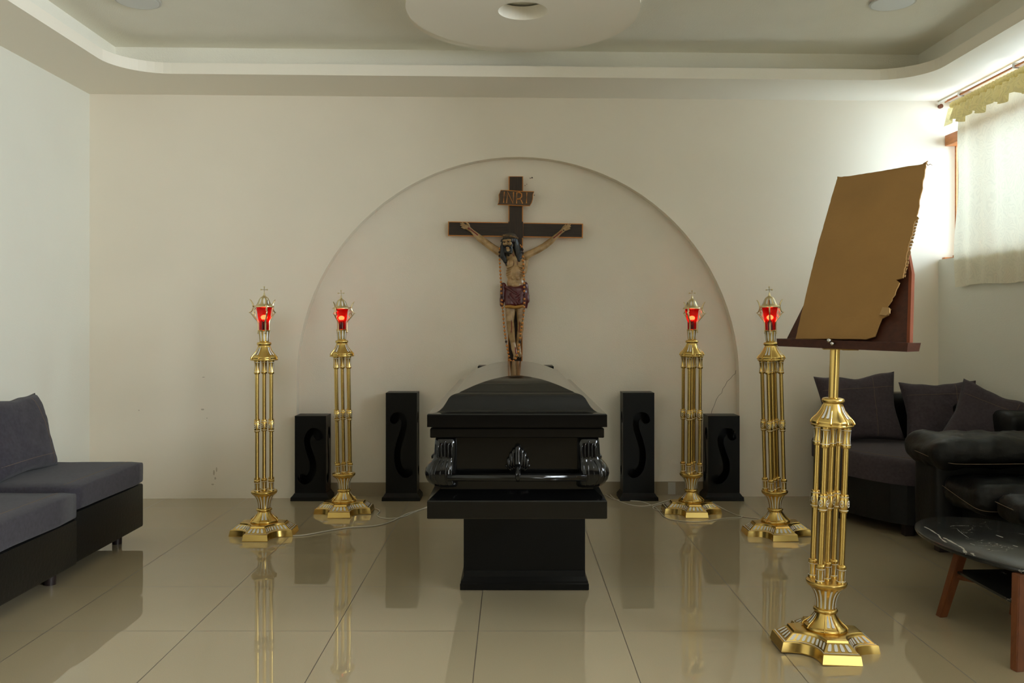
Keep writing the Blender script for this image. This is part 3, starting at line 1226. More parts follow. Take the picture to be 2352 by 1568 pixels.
def build_base():
    layers = [(0.192, 0.150, 0.060, 0.0), (0.193, 0.151, 0.061, 0.004), (0.186, 0.142, 0.058, 0.037), (0.180, 0.136, 0.056, 0.040),
              (0.174, 0.130, 0.055, 0.041), (0.141, 0.086, 0.052, 0.066), (0.138, 0.083, 0.051, 0.067), (0.135, 0.080, 0.050, 0.075), (0.129, 0.075, 0.048, 0.077)]
    bm = B()
    rings = []
    ols = []
    for D, w, c, z in layers:
        ol = base_outline(D, w, c)
        ols.append([Vector((x, y, z)) for x, y in ol])
        rings.append([bm.verts.new((x, y, z)) for x, y in ol])
    n = 64
    for a, b_ in zip(rings, rings[1:]):
        for i in range(n):
            j = (i + 1) % n
            bm.faces.new((a[i], a[j], b_[j], b_[i]))
    bm.faces.new(list(reversed(rings[0])))
    bm.faces.new(rings[-1])
    base = mk(bm, M['brass'], True, 0.35)
    # enamel slots on the sloping band between layers 4 and 5, and the edge line on layer 3
    en = B()
    lo, hi = ols[4], ols[5]

    def at(idx, t):
        i = int(math.floor(idx)) % n
        f = idx - math.floor(idx)
        a = lo[i].lerp(lo[(i + 1) % n], f)
        b_ = hi[i].lerp(hi[(i + 1) % n], f)
        p = a.lerp(b_, t)
        d = Vector((p.x, p.y, 0)).normalized() * 0.0008 + Vector((0, 0, 0.0016))
        return p + d
    for k in range(4):
        s0 = k * 16
        slots = [(s0 + 0.35 + q * 0.86, s0 + 0.35 + q * 0.86 + 0.5) for q in range(4)] + [(s0 + 4.55 + q * 1.42, s0 + 4.55 + q * 1.42 + 0.85) for q in range(8)]
        for i0, i1 in slots:
            mid = (i0 + i1) / 2
            prev = None
            for t, wd in ((0.12, 0.4), (0.2, 0.9), (0.5, 1), (0.8, 0.9), (0.88, 0.4)):
                h_ = (i1 - i0) / 2 * wd
                vs = [en.verts.new(at(mid - h_, t)), en.verts.new(at(mid, t) + Vector((0, 0, 0.0006))), en.verts.new(at(mid + h_, t))]
                if prev:
                    for j in range(2):
                        en.faces.new((prev[j], prev[j + 1], vs[j + 1], vs[j]))
                prev = vs
    a, b_ = ols[3], ols[4]
    va = [en.verts.new(p.lerp(q, 0.1) + Vector((0, 0, 0.0010))) for p, q in zip(a, b_)]
    vb = [en.verts.new(p.lerp(q, 0.75) + Vector((0, 0, 0.0010))) for p, q in zip(a, b_)]
    for i in range(n):
        j = (i + 1) % n
        en.faces.new((va[i], va[j], vb[j], vb[i]))
    return base, mk(en, M['enamel'], True, 0.8)


P_BELL = dense([(0.081, 0.0765), (0.083, 0.081), (0.081, 0.088), (0.072, 0.094), (0.058, 0.108), (0.046, 0.124), (0.038, 0.139), (0.036, 0.143)])
P_RING = dense([(0.036, 0.142), (0.044, 0.144), (0.047, 0.150), (0.044, 0.156), (0.038, 0.158)])
P_CUP = dense([(0.038, 0.157), (0.0385, 0.175), (0.041, 0.195), (0.047, 0.215), (0.056, 0.232), (0.064, 0.241), (0.072, 0.247), (0.077, 0.254), (0.078, 0.262), (0.075, 0.2655), (0.070, 0.267)])


def build_stem():
    bm = B()
    add_lathe(bm, P_BELL, 64, lobes=4, amp=0.035)
    add_lathe(bm, P_RING, 48)
    add_lathe(bm, P_CUP, 48)
    # little scrolls at the foot of the bell
    for k in range(8):
        a = PI / 4 * (k // 2 * 2) + PI / 4 + (-0.36 if k % 2 else 0.36)
        c, s = math.cos(a), math.sin(a)
        add_tube(bm, [(0.040 * c, 0.040 * s, 0.139), (0.049 * c, 0.049 * s, 0.122), (0.062 * c, 0.062 * s, 0.107), (0.078 * c, 0.078 * s, 0.094), (0.084 * c, 0.084 * s, 0.086)], [0.001, 0.0018, 0.002, 0.0025, 0.0025], 6)
        add_ball(bm, (0.084 * c, 0.084 * s, 0.084), 0.0045, u=8, v=6)
    st = mk(bm, M['brass'])
    en = B()
    band = [(0.0402, 0.136), (0.047, 0.1235), (0.058, 0.109), (0.068, 0.0985)]
    strips(en, dense(band, 4), [PI / 4 + PI / 2 * k + d for k in range(4) for d in (-0.15, 0.15)], (0.0022, 0.0062), 0.0002)
    band = [(0.0385, 0.162), (0.0388, 0.175), (0.0412, 0.195), (0.0472, 0.215), (0.056, 0.231), (0.062, 0.238)]
    strips(en, dense(band, 4), [PI / 8 * k for k in range(16)], (0.0026, 0.0042), 0.0006)
    return st, mk(en, M['enamel'], True, 0.8)


def build_column(z0, z1, zm):
    r = 0.0112
    prof = [(0.0175, z0), (0.018, z0 + 0.004), (0.0165, z0 + 0.008), (0.014, z0 + 0.012), (0.0150, z0 + 0.052), (0.0160, z0 + 0.056), (0.0182, z0 + 0.060), (0.0182, z0 + 0.068), (0.0165, z0 + 0.071), (r, z0 + 0.074),
            (r, zm - 0.036), (0.0165, zm - 0.034), (0.0175, zm - 0.028), (0.016, zm - 0.024), (0.018, zm - 0.018), (0.0195, zm), (0.018, zm + 0.018), (0.016, zm + 0.024), (0.0175, zm + 0.028), (0.0165, zm + 0.034), (r, zm + 0.036),
            (r, z1 - 0.082), (0.0165, z1 - 0.080), (0.0185, z1 - 0.074), (0.0175, z1 - 0.068), (0.0165, z1 - 0.063), (0.0145, z1 - 0.040), (0.0165, z1 - 0.012), (0.0185, z1 - 0.006), (0.0185, z1)]
    bm = add_lathe(B(), prof, 20)
    col = mk(bm, M['brass'], True, 0.5)
    en = B()
    for zz, rr in ((z0 + 0.010, 0.0168), (z0 + 0.055, 0.0170), (zm - 0.026, 0.0176), (zm + 0.026, 0.0176), (z1 - 0.066, 0.0182), (z1 - 0.010, 0.0182)):
        add_lathe(en, [(rr - 0.0015, zz - 0.0014), (rr, zz - 0.0008), (rr, zz + 0.0008), (rr - 0.0015, zz + 0.0014)], 16, cap=False)
    strips(en, [(0.0142, z0 + 0.014), (0.0145, z0 + 0.03), (0.0150, z0 + 0.051)], [PI / 3 * k for k in range(6)], (0.0016, 0.0018), 0.0006)
    strips(en, [(0.0165, z1 - 0.061), (0.0148, z1 - 0.040), (0.0163, z1 - 0.015)], [PI / 3 * k for k in range(6)], (0.0017, 0.0017), 0.0006)
    for k in range(4):
        a = PI / 2 * k
        c, s = math.cos(a), math.sin(a)
        o_ = Vector((c * 0.0192, s * 0.0192, zm))
        tdir = Vector((-s, c, 0))
        add_tube(en, [o_ + tdir * (0.0078 * math.cos(q)) + Vector((0, 0, 0.0125 * math.sin(q))) - Vector((c, s, 0)) * 0.0022 * math.cos(q) ** 2 for q in [2 * PI * j / 14 for j in range(14)]], 0.0014, 5, closed=True)
        add_ball(en, o_, (0.003, 0.003, 0.0035), u=8, v=6)
    return col, mk(en, M['enamel'], True, 0.8)


def build_capital(z):
    """octagonal bell cap above the columns; z is its lower rim"""
    prof = dense([(0.070, z), (0.079, z + 0.001), (0.080, z + 0.007), (0.0775, z + 0.010), (0.0785, z + 0.020), (0.072, z + 0.029), (0.058, z + 0.045), (0.046, z + 0.062), (0.038, z + 0.080), (0.035, z + 0.090), (0.034, z + 0.094)], 4)
    bm = B()
    add_lathe(bm, prof, 64, lobes=4, amp=0.03, phase=PI)
    add_lathe(bm, dense([(0.034, z + 0.090), (0.040, z + 0.093), (0.043, z + 0.099), (0.043, z + 0.104), (0.040, z + 0.110), (0.032, z + 0.113)], 4), 48)
    for k in range(8):
        a = PI / 2 * (k // 2) + (-0.36 if k % 2 else 0.36)
        c, s = math.cos(a), math.sin(a)
        add_tube(bm, [(0.036 * c, 0.036 * s, z + 0.088), (0.047 * c, 0.047 * s, z + 0.063), (0.060 * c, 0.060 * s, z + 0.044), (0.077 * c, 0.077 * s, z + 0.026), (0.082 * c, 0.082 * s, z + 0.016)], [0.001, 0.0018, 0.002, 0.0026, 0.0024], 6)
        add_ball(bm, (0.081 * c, 0.081 * s, z + 0.014), 0.0045, u=8, v=6)
    cap = mk(bm, M['brass'])
    en = B()
    strips(en, dense([(0.038, z + 0.082), (0.046, z + 0.063), (0.058, z + 0.046), (0.068, z + 0.035)], 4), [PI / 2 * k + d for k in range(4) for d in (-0.15, 0.15)], (0.0025, 0.0058), 0.0006)
    return cap, mk(en, M['enamel'], True, 0.8)


def build_lamp(z):
    """flared cup carrying the red glass; z = top of the capital ring"""
    r = {}
    cup = dense([(0.027, z), (0.028, z + 0.004), (0.031, z + 0.040), (0.034, z + 0.066), (0.0355, z + 0.070), (0.033, z + 0.0725)], 4)
    r['cup'] = mk(add_lathe(B(), cup, 40), M['brass'])
    r['cup_en'] = mk(strips(B(), [(0.0282, z + 0.006), (0.0300, z + 0.030), (0.0336, z + 0.064)], [PI / 5 * k for k in range(10)], (0.0052, 0.0062), 0.0007), M['enamel'], True, 0.8)
    g0 = z + 0.0715
    gp = dense([(0.029, g0), (0.0292, g0 + 0.03), (0.0296, g0 + 0.053), (0.033, g0 + 0.060), (0.0375, g0 + 0.080), (0.0405, g0 + 0.105), (0.044, g0 + 0.128), (0.0475, g0 + 0.140)], 4)
    r['glass'] = mk(add_lathe(B(), gp, 48, cap=False), M['ruby'])
    bm = B()
    add_ball(bm, (0, 0, g0 + 0.078), (0.020, 0.020, 0.015), u=20, v=14)
    r['bulb'] = mk(bm, M['bulb'])
    r['socket'] = mk(add_lathe(B(), [(0.014, g0 + 0.001), (0.014, g0 + 0.050), (0.018, g0 + 0.062), (0.012, g0 + 0.066)], 20), M['beaddark'])
    c0 = g0 + 0.140
    rp = dense([(0.040, c0 - 0.002), (0.058, c0 - 0.001), (0.0595, c0 + 0.005), (0.057, c0 + 0.009), (0.051, c0 + 0.011), (0.045, c0 + 0.017), (0.037, c0 + 0.032), (0.0315, c0 + 0.046), (0.024, c0 + 0.058), (0.013, c0 + 0.066), (0.0085, c0 + 0.070), (0.006, c0 + 0.078), (0.0028, c0 + 0.090)], 4)
    r['cover'] = mk(add_lathe(B(), rp, 48), M['brass_pale'])
    r['cover_en'] = mk(strips(B(), [(0.0440, c0 + 0.019), (0.0375, c0 + 0.032), (0.0318, c0 + 0.046), (0.026, c0 + 0.055)], [PI / 5 * k for k in range(10)], (0.0058, 0.0030), 0.0006), M['enamel'], True, 0.8)
    bm = B()
    zc = c0 + 0.088
    add_tube(bm, [(0, 0, zc), (0, 0, zc + 0.034)], 0.0028, 8)
    add_tube(bm, [(-0.019, 0, zc + 0.019), (0.019, 0, zc + 0.019)], 0.0028, 8)
    for p in ((-0.019, zc + 0.019), (0.019, zc + 0.019), (0, zc + 0.036)):
        add_ball(bm, (p[0], 0, p[1]), 0.0048, u=8, v=6)
    r['cross'] = mk(bm, M['brass_pale'])
    # scroll arm in local XZ plane
    bm = B()
    a = g0 - 0.018
    add_tube(bm, spline([(0.036, 0, a), (0.037, 0, a + 0.03), (0.039, 0, a + 0.070), (0.056, 0, a + 0.092), (0.074, 0, a + 0.112), (0.088, 0, a + 0.124), (0.097, 0, a + 0.128)], 5), [0.0045] * 11 + [0.0052] * 6 + [0.005, 0.0046, 0.0042, 0.0038, 0.0034, 0.003, 0.0026, 0.002, 0.0016, 0.0012, 0.001, 0.001, 0.0008, 0.0006][:14], 8)
    add_tube(bm, spline([(0.092, 0, a + 0.126), (0.080, 0, a + 0.132), (0.070, 0, a + 0.150), (0.068, 0, a + 0.168), (0.074, 0, a + 0.186), (0.083, 0, a + 0.200), (0.090, 0, a + 0.206)], 5), [0.003] * 5 + [0.0042] * 5 + [0.0048] * 5 + [0.005] * 5 + [0.0042] * 5 + [0.003] * 4 + [0.001] * 2, 8)
    add_tube(bm, spline([(0.056, 0, a + 0.094), (0.052, 0, a + 0.112), (0.058, 0, a + 0.128), (0.066, 0, a + 0.122), (0.062, 0, a + 0.112)], 5), 0.0028, 7)
    add_tube(bm, spline([(0.070, 0, a + 0.112), (0.066, 0, a + 0.135), (0.058, 0, a + 0.150), (0.051, 0, a + 0.146), (0.053, 0, a + 0.136)], 5), 0.0026, 7)
    add_ball(bm, (0.037, 0, a + 0.002), (0.006, 0.006, 0.007), u=8, v=6)
    add_tube(bm, [(0.056, 0, a + 0.165), (0.070, 0, a + 0.165)], 0.006, 8)
    r['arm'] = mk(bm, M['brass_pale'])
    return r


def candelabrum(name, label, cat, loc, tilt, crot, easel=False, lampax=0.0, group=None):
    t = thing(name, label, cat, loc, (0, tilt, 0), group)
    base, base_en = share('base', build_base)
    stem, stem_en = share('stem', build_stem)
    b0 = place_mesh('base', base, t)
    place_mesh('enamel_inlay', base_en, b0)
    s0 = place_mesh('stem', stem, t, rotz=crot + PI / 4)
    place_mesh('enamel_inlay', stem_en, s0)
    z0, z1, zm = (0.266, 0.877, 0.580) if easel else (0.266, 1.058, 0.662)
    col, col_en = share('col%d' % easel, lambda: build_column(z0, z1, zm))
    for k in range(5):
        a = crot + PI / 4 + PI / 2 * k
        R = 0.0 if k == 4 else 0.0585
        c = place_mesh('column', col, t, (R * math.cos(a), R * math.sin(a), 0), a)
        place_mesh('enamel_inlay', col_en, c)
    cap, cap_en = share('cap%d' % easel, lambda: build_capital(z1))
    c = place_mesh('capital', cap, t, rotz=crot + PI / 4)
    place_mesh('enamel_inlay', cap_en, c)
    if easel:
        return t
    lp = share('lamp', lambda: build_lamp(z1 + 0.113))
    c = place_mesh('lamp_cup', lp['cup'], t, rotz=lampax)
    place_mesh('enamel_inlay', lp['cup_en'], c)
    c = place_mesh('lamp_glass', lp['glass'], t, lab='ruby red glass')
    c = place_mesh('bulb', lp['bulb'], t)
    place_mesh('socket', lp['socket'], c)
    c = place_mesh('lamp_cover', lp['cover'], t, rotz=lampax)
    place_mesh('enamel_inlay', lp['cover_en'], c)
    place_mesh('cross_finial', lp['cross'], c)
    for k in range(3):
        place_mesh('scroll_arm', lp['arm'], t, rotz=lampax + 2 * PI / 3 * k)
    return t


G = 'floor candelabra with red lamps'
view = lambda X, Y: -math.atan2(X, Y)
candelabrum('floor_candelabra', 'tall brass candelabra with lit red lamp, nearest the grey sofa on the left', 'candelabra', (-1.51, 5.235, 0), 0.0, view(-1.51, 5.235), lampax=math.radians(178), group=G)
candelabrum('floor_candelabra', 'tall brass candelabra with lit red lamp, between the two black pedestals left of the casket', 'candelabra', (-1.138, 5.84, 0), -0.0155, view(-1.138, 5.84) + 0.05, lampax=math.radians(5), group=G)
candelabrum('floor_candelabra', 'tall brass candelabra with lit red lamp, between the two black pedestals right of the casket', 'candelabra', (1.222, 5.84, 0), 0.005, view(1.222, 5.84) + 0.5, lampax=math.radians(-3), group=G)
candelabrum('floor_candelabra', 'tall brass candelabra with lit red lamp, leaning left behind the cardboard on the lectern', 'candelabra', (1.613, 5.235, 0), -0.027, view(1.613, 5.235) + 0.45, lampax=math.radians(12), group=G)

# ------------------------------------------------------------------ lectern on the fifth brass column stand
XE, YE = 1.2405, 3.405
lt_ = candelabrum('lectern', 'brass column stand with a dark brown slanted reading board, in front on the right', 'lectern', (XE, YE, 0), 0.037, 0.0, easel=True)
bm = add_lathe(B(), [(0.0187, 0.985), (0.0187, 1.188)], 32)
obj('pole', bm, M['brass'], lt_, smooth=True, angle=0.8)
A = math.radians(55)
ex = Vector((math.cos(A), -math.sin(A), 0))       # along the ledge, to the right and nearer
bk = Vector((math.sin(A), math.cos(A), 0))        # away from the reader
org = Vector((1.305, 3.40, 1.213))                # ledge centre on top
tl_ = math.radians(22.5)
up = (bk * math.sin(tl_) + Vector((0, 0, 1)) * math.cos(tl_)).normalized()
nrm = ex.cross(up).normalized()                   # pointing to the reader or away
if nrm.dot(bk) > 0:
    nrm = -nrm
tilt_inv = Matrix.Translation((XE, YE, 0)) @ Matrix.Rotation(0.037, 4, 'Y')
tilt_inv = tilt_inv.inverted()


def desk(bm, u0, u1, v0, v1, n0, n1, rollz=0.0):
    """box in the slanted desk frame: u along ex, v along up, n towards the reader"""
    vs = []
    for u in (u0, u1):
        for v in (v0, v1):
            for n_ in (n0, n1):
                vs.append(bm.verts.new(org + ex * u + up * v + nrm * n_))
    for f in ((0, 1, 3, 2), (4, 6, 7, 5), (0, 4, 5, 1), (2, 3, 7, 6), (1, 5, 7, 3), (0, 2, 6, 4)):
        bm.faces.new([vs[i] for i in f])
    return bm


# slanted trapezoid board
bm = B()
poly = [(-0.265, -0.005), (0.285, -0.005), (0.228, 0.29), (0.12, 0.56), (-0.10, 0.56), (-0.20, 0.24)]
fr_ = [bm.verts.new(org + ex * u + up * v - nrm * 0.004) for u, v in poly]
bk_ = [bm.verts.new(org + ex * u + up * v - nrm * 0.024) for u, v in poly]
bm.faces.new(fr_)
bm.faces.new(list(reversed(bk_)))
for i in range(len(poly)):
    j = (i + 1) % len(poly)
    bm.faces.new((fr_[i], bk_[i], bk_[j], fr_[j]))
o = obj('reading_board', xform(bm, tilt_inv), M['lectern'], lt_)
e_ = B()  # right-hand thickness of the board, drawn as a lighter, window-lit strip
for (u0, v0), (u1, v1) in (((0.2855, -0.005), (0.2285, 0.29)), ((0.2285, 0.29), (0.1205, 0.56))):
    q = [org + ex * (u0 + 0.0008) + up * v0 - nrm * 0.002, org + ex * (u0 + 0.0008) + up * v0 - nrm * 0.025, org + ex * (u1 + 0.0008) + up * v1 - nrm * 0.025, org + ex * (u1 + 0.0008) + up * v1 - nrm * 0.002]
    q2 = [p - ex * 0.012 for p in q]
    va = [e_.verts.new(p) for p in q]
    vb = [e_.verts.new(p) for p in q2]
    e_.faces.new(va)
    e_.faces.new(list(reversed(vb)))
    for i in range(4):
        j = (i + 1) % 4
        e_.faces.new((va[i], vb[i], vb[j], va[j]))
obj('lit_board_edge', xform(e_, tilt_inv), M['lecternedge'], o)
bm = B()
vs = []
Lh = 0.29
for u, dz in ((-Lh + 0.022, 0.0), (Lh + 0.02, 0.0)):
    for d_, z in ((-0.05, -0.028), (-0.052, 0.004), (0.035, 0.004), (0.03, -0.028)):
        uu = u * (0.985 if z < -0.01 else 1.0)
        vs.append(bm.verts.new(org + ex * uu + bk * d_ + Vector((0, 0, z - 0.004 * u / Lh))))
bm.faces.new(vs[0:4])
bm.faces.new(list(reversed(vs[4:8])))
for i in range(4):
    j = (i + 1) % 4
    bm.faces.new((vs[i], vs[i + 4], vs[j + 4], vs[j]))
led = obj('ledge', xform(bm, tilt_inv), M['lectern'], lt_)
bm = B()
for du, dz, r in ((-0.006, 0.004, 0.0085), (0.008, -0.008, 0.0075)):
    p = org + ex * du - bk * 0.052 + Vector((0, 0, dz))
    add_tube(bm, [p, p - bk * 0.012], 0.004, 8)
    add_ball(bm, p - bk * 0.017, r, u=14, v=10)
obj('knob', xform(bm, tilt_inv), M['silver'], led, smooth=True)
bm = B()
q = Matrix.Translation((1.289, 3.40, 1.183)) @ Matrix.Rotation(-A * 0.3, 4, 'Z')
add_box(bm, (0, 0, 0), (0.105, 0.09, 0.004))
add_box(bm, (0.05, 0.02, -0.003), (0.06, 0.07, 0.004))
xform(bm, tilt_inv @ q)
obj('mounting_plate', bm, M['brass'], lt_)

# torn cardboard sheet standing on the ledge, leaning on the board
random.seed(5)
pts = []
w_, h_ = 0.402, 0.757


def jag(p, q, n, amp, seed, bow=0.0):
    random.seed(seed)
    out = []
    off = 0
    for i in range(n):
        t = i / n
        off = off * 0.7 + random.uniform(-amp, amp) * 0.6
        d = (q[0] - p[0], q[1] - p[1])
        l = math.hypot(*d)
        nx, ny = -d[1] / l, d[0] / l
        o_ = (off + bow * math.sin(PI * t)) if 0 < i else 0
        out.append((p[0] + d[0] * t + nx * o_, p[1] + d[1] * t + ny * o_))
    return out


pts += jag((-0.200, 0.0), (0.150, 0.0), 14, 0.0015, 1)
pts += [(0.160, 0.012), (0.166, 0.05), (0.172, 0.085), (0.196, 0.10), (0.200, 0.125), (0.185, 0.135)]
pts += jag((0.198, 0.16), (0.216, 0.24), 10, 0.004, 2)
pts += [(0.196, 0.245), (0.222, 0.252)]
pts += jag((0.221, 0.26), (0.221, 0.50), 34, 0.0045, 3, 0.004)
pts += [(0.230, 0.505), (0.219, 0.515)]
pts += jag((0.219, 0.52), (0.205, 0.745), 26, 0.0028, 4)
pts += [(0.200, 0.755), (0.206, 0.765), (0.192, 0.757)]
pts += jag((0.19, 0.753), (-0.195, 0.757), 26, 0.0022, 6, 0.006)
pts += [(-0.202, 0.762), (-0.199, 0.750)]
pts += jag((-0.200, 0.745), (-0.200, 0.01), 40, 0.0018, 8)
bm = plate(pts, [], 0.005)
bmesh.ops.triangulate(bm, faces=bm.faces[:])
bmesh.ops.subdivide_edges(bm, edges=[e for e in bm.edges if e.calc_length() > 0.06], cuts=3, use_grid_fill=True)


def card_pt(u, v, n_):
    bulge = 0.010 * math.sin(PI * min(max(v / 0.757, 0), 1)) + 0.006 * math.sin(u * 9 + 1)
    return org + Vector((0, 0, 0.0045)) + ex * (u - 0.008) + up * v + nrm * (0.008 + bulge + n_)


for v in bm.verts:
    v.co = card_pt(v.co.x, v.co.y, v.co.z)
cb = obj('cardboard_sheet', bm, M['card'])
tag(cb, 'torn brown cardboard sheet propped on the ledge of the lectern', 'cardboard')
bm = B()
# curled flap low on the right and the loose strip at the top right corner
fl_pts = [(0.165, 0.098), (0.172, 0.128), (0.205, 0.122), (0.212, 0.100), (0.196, 0.092)]
a = [bm.verts.new(card_pt(u, v, 0.010 + 0.25 * (u - 0.165))) for u, v in fl_pts]
c = [bm.verts.new(card_pt(u, v, 0.006 + 0.22 * (u - 0.165))) for u, v in fl_pts]
bm.faces.new(a)
bm.faces.new(list(reversed(c)))
for i in range(5):
    j = (i + 1) % 5
    bm.faces.new((a[i], c[i], c[j], a[j]))
tag(obj('torn_flap', bm, M['cardtorn'], cb), 'small curled flap of cardboard')
bm = B()
for i in range(18):
    v0 = 0.255 + i * 0.0145
    k1, k2 = random.uniform(-.003, .003), random.uniform(-.003, .003)
    q = [(0.207, v0), (0.2265 + k1, v0 + 0.003 * random.random()), (0.2255 + k2, v0 + 0.0125), (0.208, v0 + 0.0145)]
    a = [bm.verts.new(card_pt(u, v, -0.0035)) for u, v in q]
    c = [bm.verts.new(card_pt(u, v, -0.0050)) for u, v in q]
    bm.faces.new(a)
    bm.faces.new(list(reversed(c)))
    for k in range(4):
        j = (k + 1) % 4
        bm.faces.new((a[k], c[k], c[j], a[j]))
tag(obj('torn_edge', bm, M['cardtorn'], cb), 'paler torn inner layer')
bm = B()
add_tube(bm, [card_pt(u, v, n_) for u, v, n_ in ((0.190, 0.757, 0.0), (0.205, 0.752, 0.004), (0.212, 0.742, 0.004), (0.222, 0.745, 0.006), (0.234, 0.738, 0.004))], [0.003, 0.004, 0.003, 0.0035, 0.001], 6, sq=(1, 0.4))
obj('torn_strip', bm, M['card'], cb)

# ------------------------------------------------------------------ crucifix
YC = 6.385          # back plane of the cross
S = 6.36 / F


def C(px, py, d=0.0):
    return Vector(((px - CX) * S, YC - 0.028 - d, H - (py - CY) * S))


cru = thing('crucifix', 'large dark wooden crucifix with painted figure hanging in the arched alcove', 'crucifix')


def beam(px0, py0, px1, py1, hw, d0, d1, th=0.012):
    """wood bar between two points, half width hw (px), with depth d0..d1"""
    a, b_ = C(px0, py0), C(px1, py1)
    ax_ = (b_ - a).normalized()
    pr = Vector((ax_.z, 0, -ax_.x))
    bm = B()
    vs = []
    for p in (a, b_):
        for s in (-1, 1):
            for d in (d0, d1):
                vs.append(bm.verts.new(p + pr * (s * hw * S) + Vector((0, -d, 0))))
    for f in ((0, 1, 3, 2), (4, 6, 7, 5), (0, 4, 5, 1), (2, 3, 7, 6), (1, 5, 7, 3), (0, 2, 6, 4)):
        bm.faces.new([vs[i] for i in f])
    return bm


hb = obj('crossbeam', beam(1029, 525, 1339, 530, 16.5, -0.020, 0.0), M['crossedge'], cru)
bm = beam(1031, 525, 1168, 527.2, 14.6, 0.0, 0.0012)
join(bm, beam(1202, 527.8, 1336.5, 530, 14.6, 0.0, 0.0012))
tag(obj('dark_face', bm, M['crosswood'], hb), 'dark stained face inside the amber edge')
vb_ = obj('upright', beam(1185, 405, 1183, 848, 16.8, -0.0195, 0.0018), M['crossedge'], cru)
bm = beam(1185, 406, 1184.5, 509, 14.6, 0.0018, 0.003)
join(bm, beam(1184.5, 509, 1184.4, 546, 17.0, 0.0018, 0.003))
join(bm, beam(1184.4, 546, 1183, 848, 14.6, 0.0018, 0.003))
tag(obj('dark_face', bm, M['crosswood_v'], vb_), 'dark stained face inside the amber edge')
# title board
po = [(1150.5, 437.5), (1165, 438), (1186, 439.5), (1206, 440.5), (1226.5, 441), (1224, 447), (1223.5, 457), (1221, 466), (1216.5, 473.5), (1190, 473), (1165, 471.5), (1143, 470.5), (1145.5, 466), (1146.5, 458), (1146, 448)]
pl = plate([(-(p[0] - 1185) * S, -(p[1] - 455) * S) for p in po], [], 0.012)
T_ = Matrix.Translation(C(1185, 455, 0.0105)) @ Matrix.Rotation(PI, 4, 'Z') @ Matrix.Rotation(PI / 2, 4, 'X')
tb = obj('title_board', xform(pl, T_), M['boardwood'], cru)
bm = B()
add_tube(bm, [C(x, y, 0.0155) for x, y in po], 0.0030, 6, closed=True)
obj('board_edge', bm, M['crossedge'], tb)
bm = B()
for st in ([(1158.5, 441), (1156.5, 466.5)], [(1163.5, 467), (1166, 441.5), (1178.5, 468), (1179.5, 442)],
           [(1186.5, 468), (1187, 443), (1193, 442.5), (1198, 446), (1198, 453), (1193.5, 457.5), (1188, 458)], [(1193.5, 457.5), (1197, 461), (1200, 468.5)],
           [(1210, 443), (1209, 467.5)]):
    add_tube(bm, [C(x, y, 0.0175) for x, y in st], 0.0046, 8, sq=(1, 1))
tag(obj('lettering', bm, M['crossedge'], tb), 'amber letters INRI')

# figure
bd = B()
cap_ = lambda a, ra, b_, rb, q=1.0: add_capsule(bd, C(*a), ra * S, C(*b_), rb * S, sqd=q)
ell = lambda a, r, rot=None: add_ball(bd, C(*a), (r[0] * S, r[2] * S, r[1] * S), rot)
# head and face
ell((1168.5, 560, 0.062), (12.0, 16.0, 13.5), Matrix.Rotation(0.18, 3, 'Y'))
ell((1166.5, 571, 0.073), (8.5, 9.5, 9.0))
ell((1160.5, 555.5, 0.096), (6.5, 3.0, 4))
ell((1168.5, 554.5, 0.100), (6.5, 3.0, 4))
cap_((1163.2, 556.5, 0.104), 1.5, (1161.4, 563.6, 0.116), 2.0)
ell((1161.6, 564.4, 0.112), (3.1, 1.6, 2.6))
ell((1158.6, 562.5, 0.094), (3.6, 4.0, 4.0))
ell((1170.8, 561.8, 0.098), (4.6, 4.6, 4.5))
ell((1165.5, 571.0, 0.106), (3.4, 1.6, 2.4))
ell((1167.0, 577.5, 0.098), (4.5, 4.5, 4.0))
cap_((1172, 575, 0.045), 7.5, (1180, 592, 0.028), 9.0)
# torso
ell((1184, 604, 0.030), (24, 23, 13.0))
cap_((1166, 590, 0.028), 9.5, (1203, 591, 0.028), 9.5)
ell((1173.5, 606, 0.056), (12.0, 9.5, 6.0))
ell((1195.5, 607, 0.056), (12.0, 9.5, 6.0))
ell((1184, 628, 0.034), (22.0, 23, 12.5))
for i in range(4):
    ell((1171 - i * .3, 614 + i * 5.4, 0.058 - .002 * i), (9.0, 2.0, 5.5), Matrix.Rotation(-0.35, 3, 'Y'))
    ell((1197 + i * .3, 615 + i * 5.4, 0.058 - .002 * i), (9.0, 2.0, 5.5), Matrix.Rotation(0.35, 3, 'Y'))
ell((1184, 650, 0.032), (20, 19, 13.0))
ell((1179.5, 640, 0.060), (5.5, 5.5, 5.0))
ell((1188.5, 640, 0.060), (5.5, 5.5, 5.0))
ell((1184, 655, 0.058), (12, 9, 6.5))
ell((1185, 676, 0.030), (25, 22, 14))
# arms
cap_((1163, 589, 0.028), 10.0, (1146, 579, 0.026), 9.6)
cap_((1146, 579, 0.026), 9.6, (1130, 568.5, 0.022), 8.6)
cap_((1130, 568.5, 0.022), 8.8, (1115, 557, 0.018), 8.2)
cap_((1115, 557, 0.018), 8.4, (1102, 547.5, 0.016), 8.0)
cap_((1102, 547.5, 0.016), 8.0, (1085, 531.5, 0.012), 4.3)
cap_((1085, 531.5, 0.012), 4.3, (1077, 525.5, 0.012), 5.0)
cap_((1206, 590, 0.028), 10.0, (1219, 582, 0.026), 8.0)
cap_((1208, 596, 0.022), 7.0, (1203, 624, 0.022), 7.0)
cap_((1219, 582, 0.026), 8.0, (1236, 574, 0.022), 8.0)
cap_((1236, 574, 0.022), 8.0, (1251, 565, 0.018), 7.6)
cap_((1251, 565, 0.018), 7.8, (1264, 555, 0.016), 7.2)
cap_((1264, 555, 0.016), 7.2, (1287, 534, 0.012), 4.1)
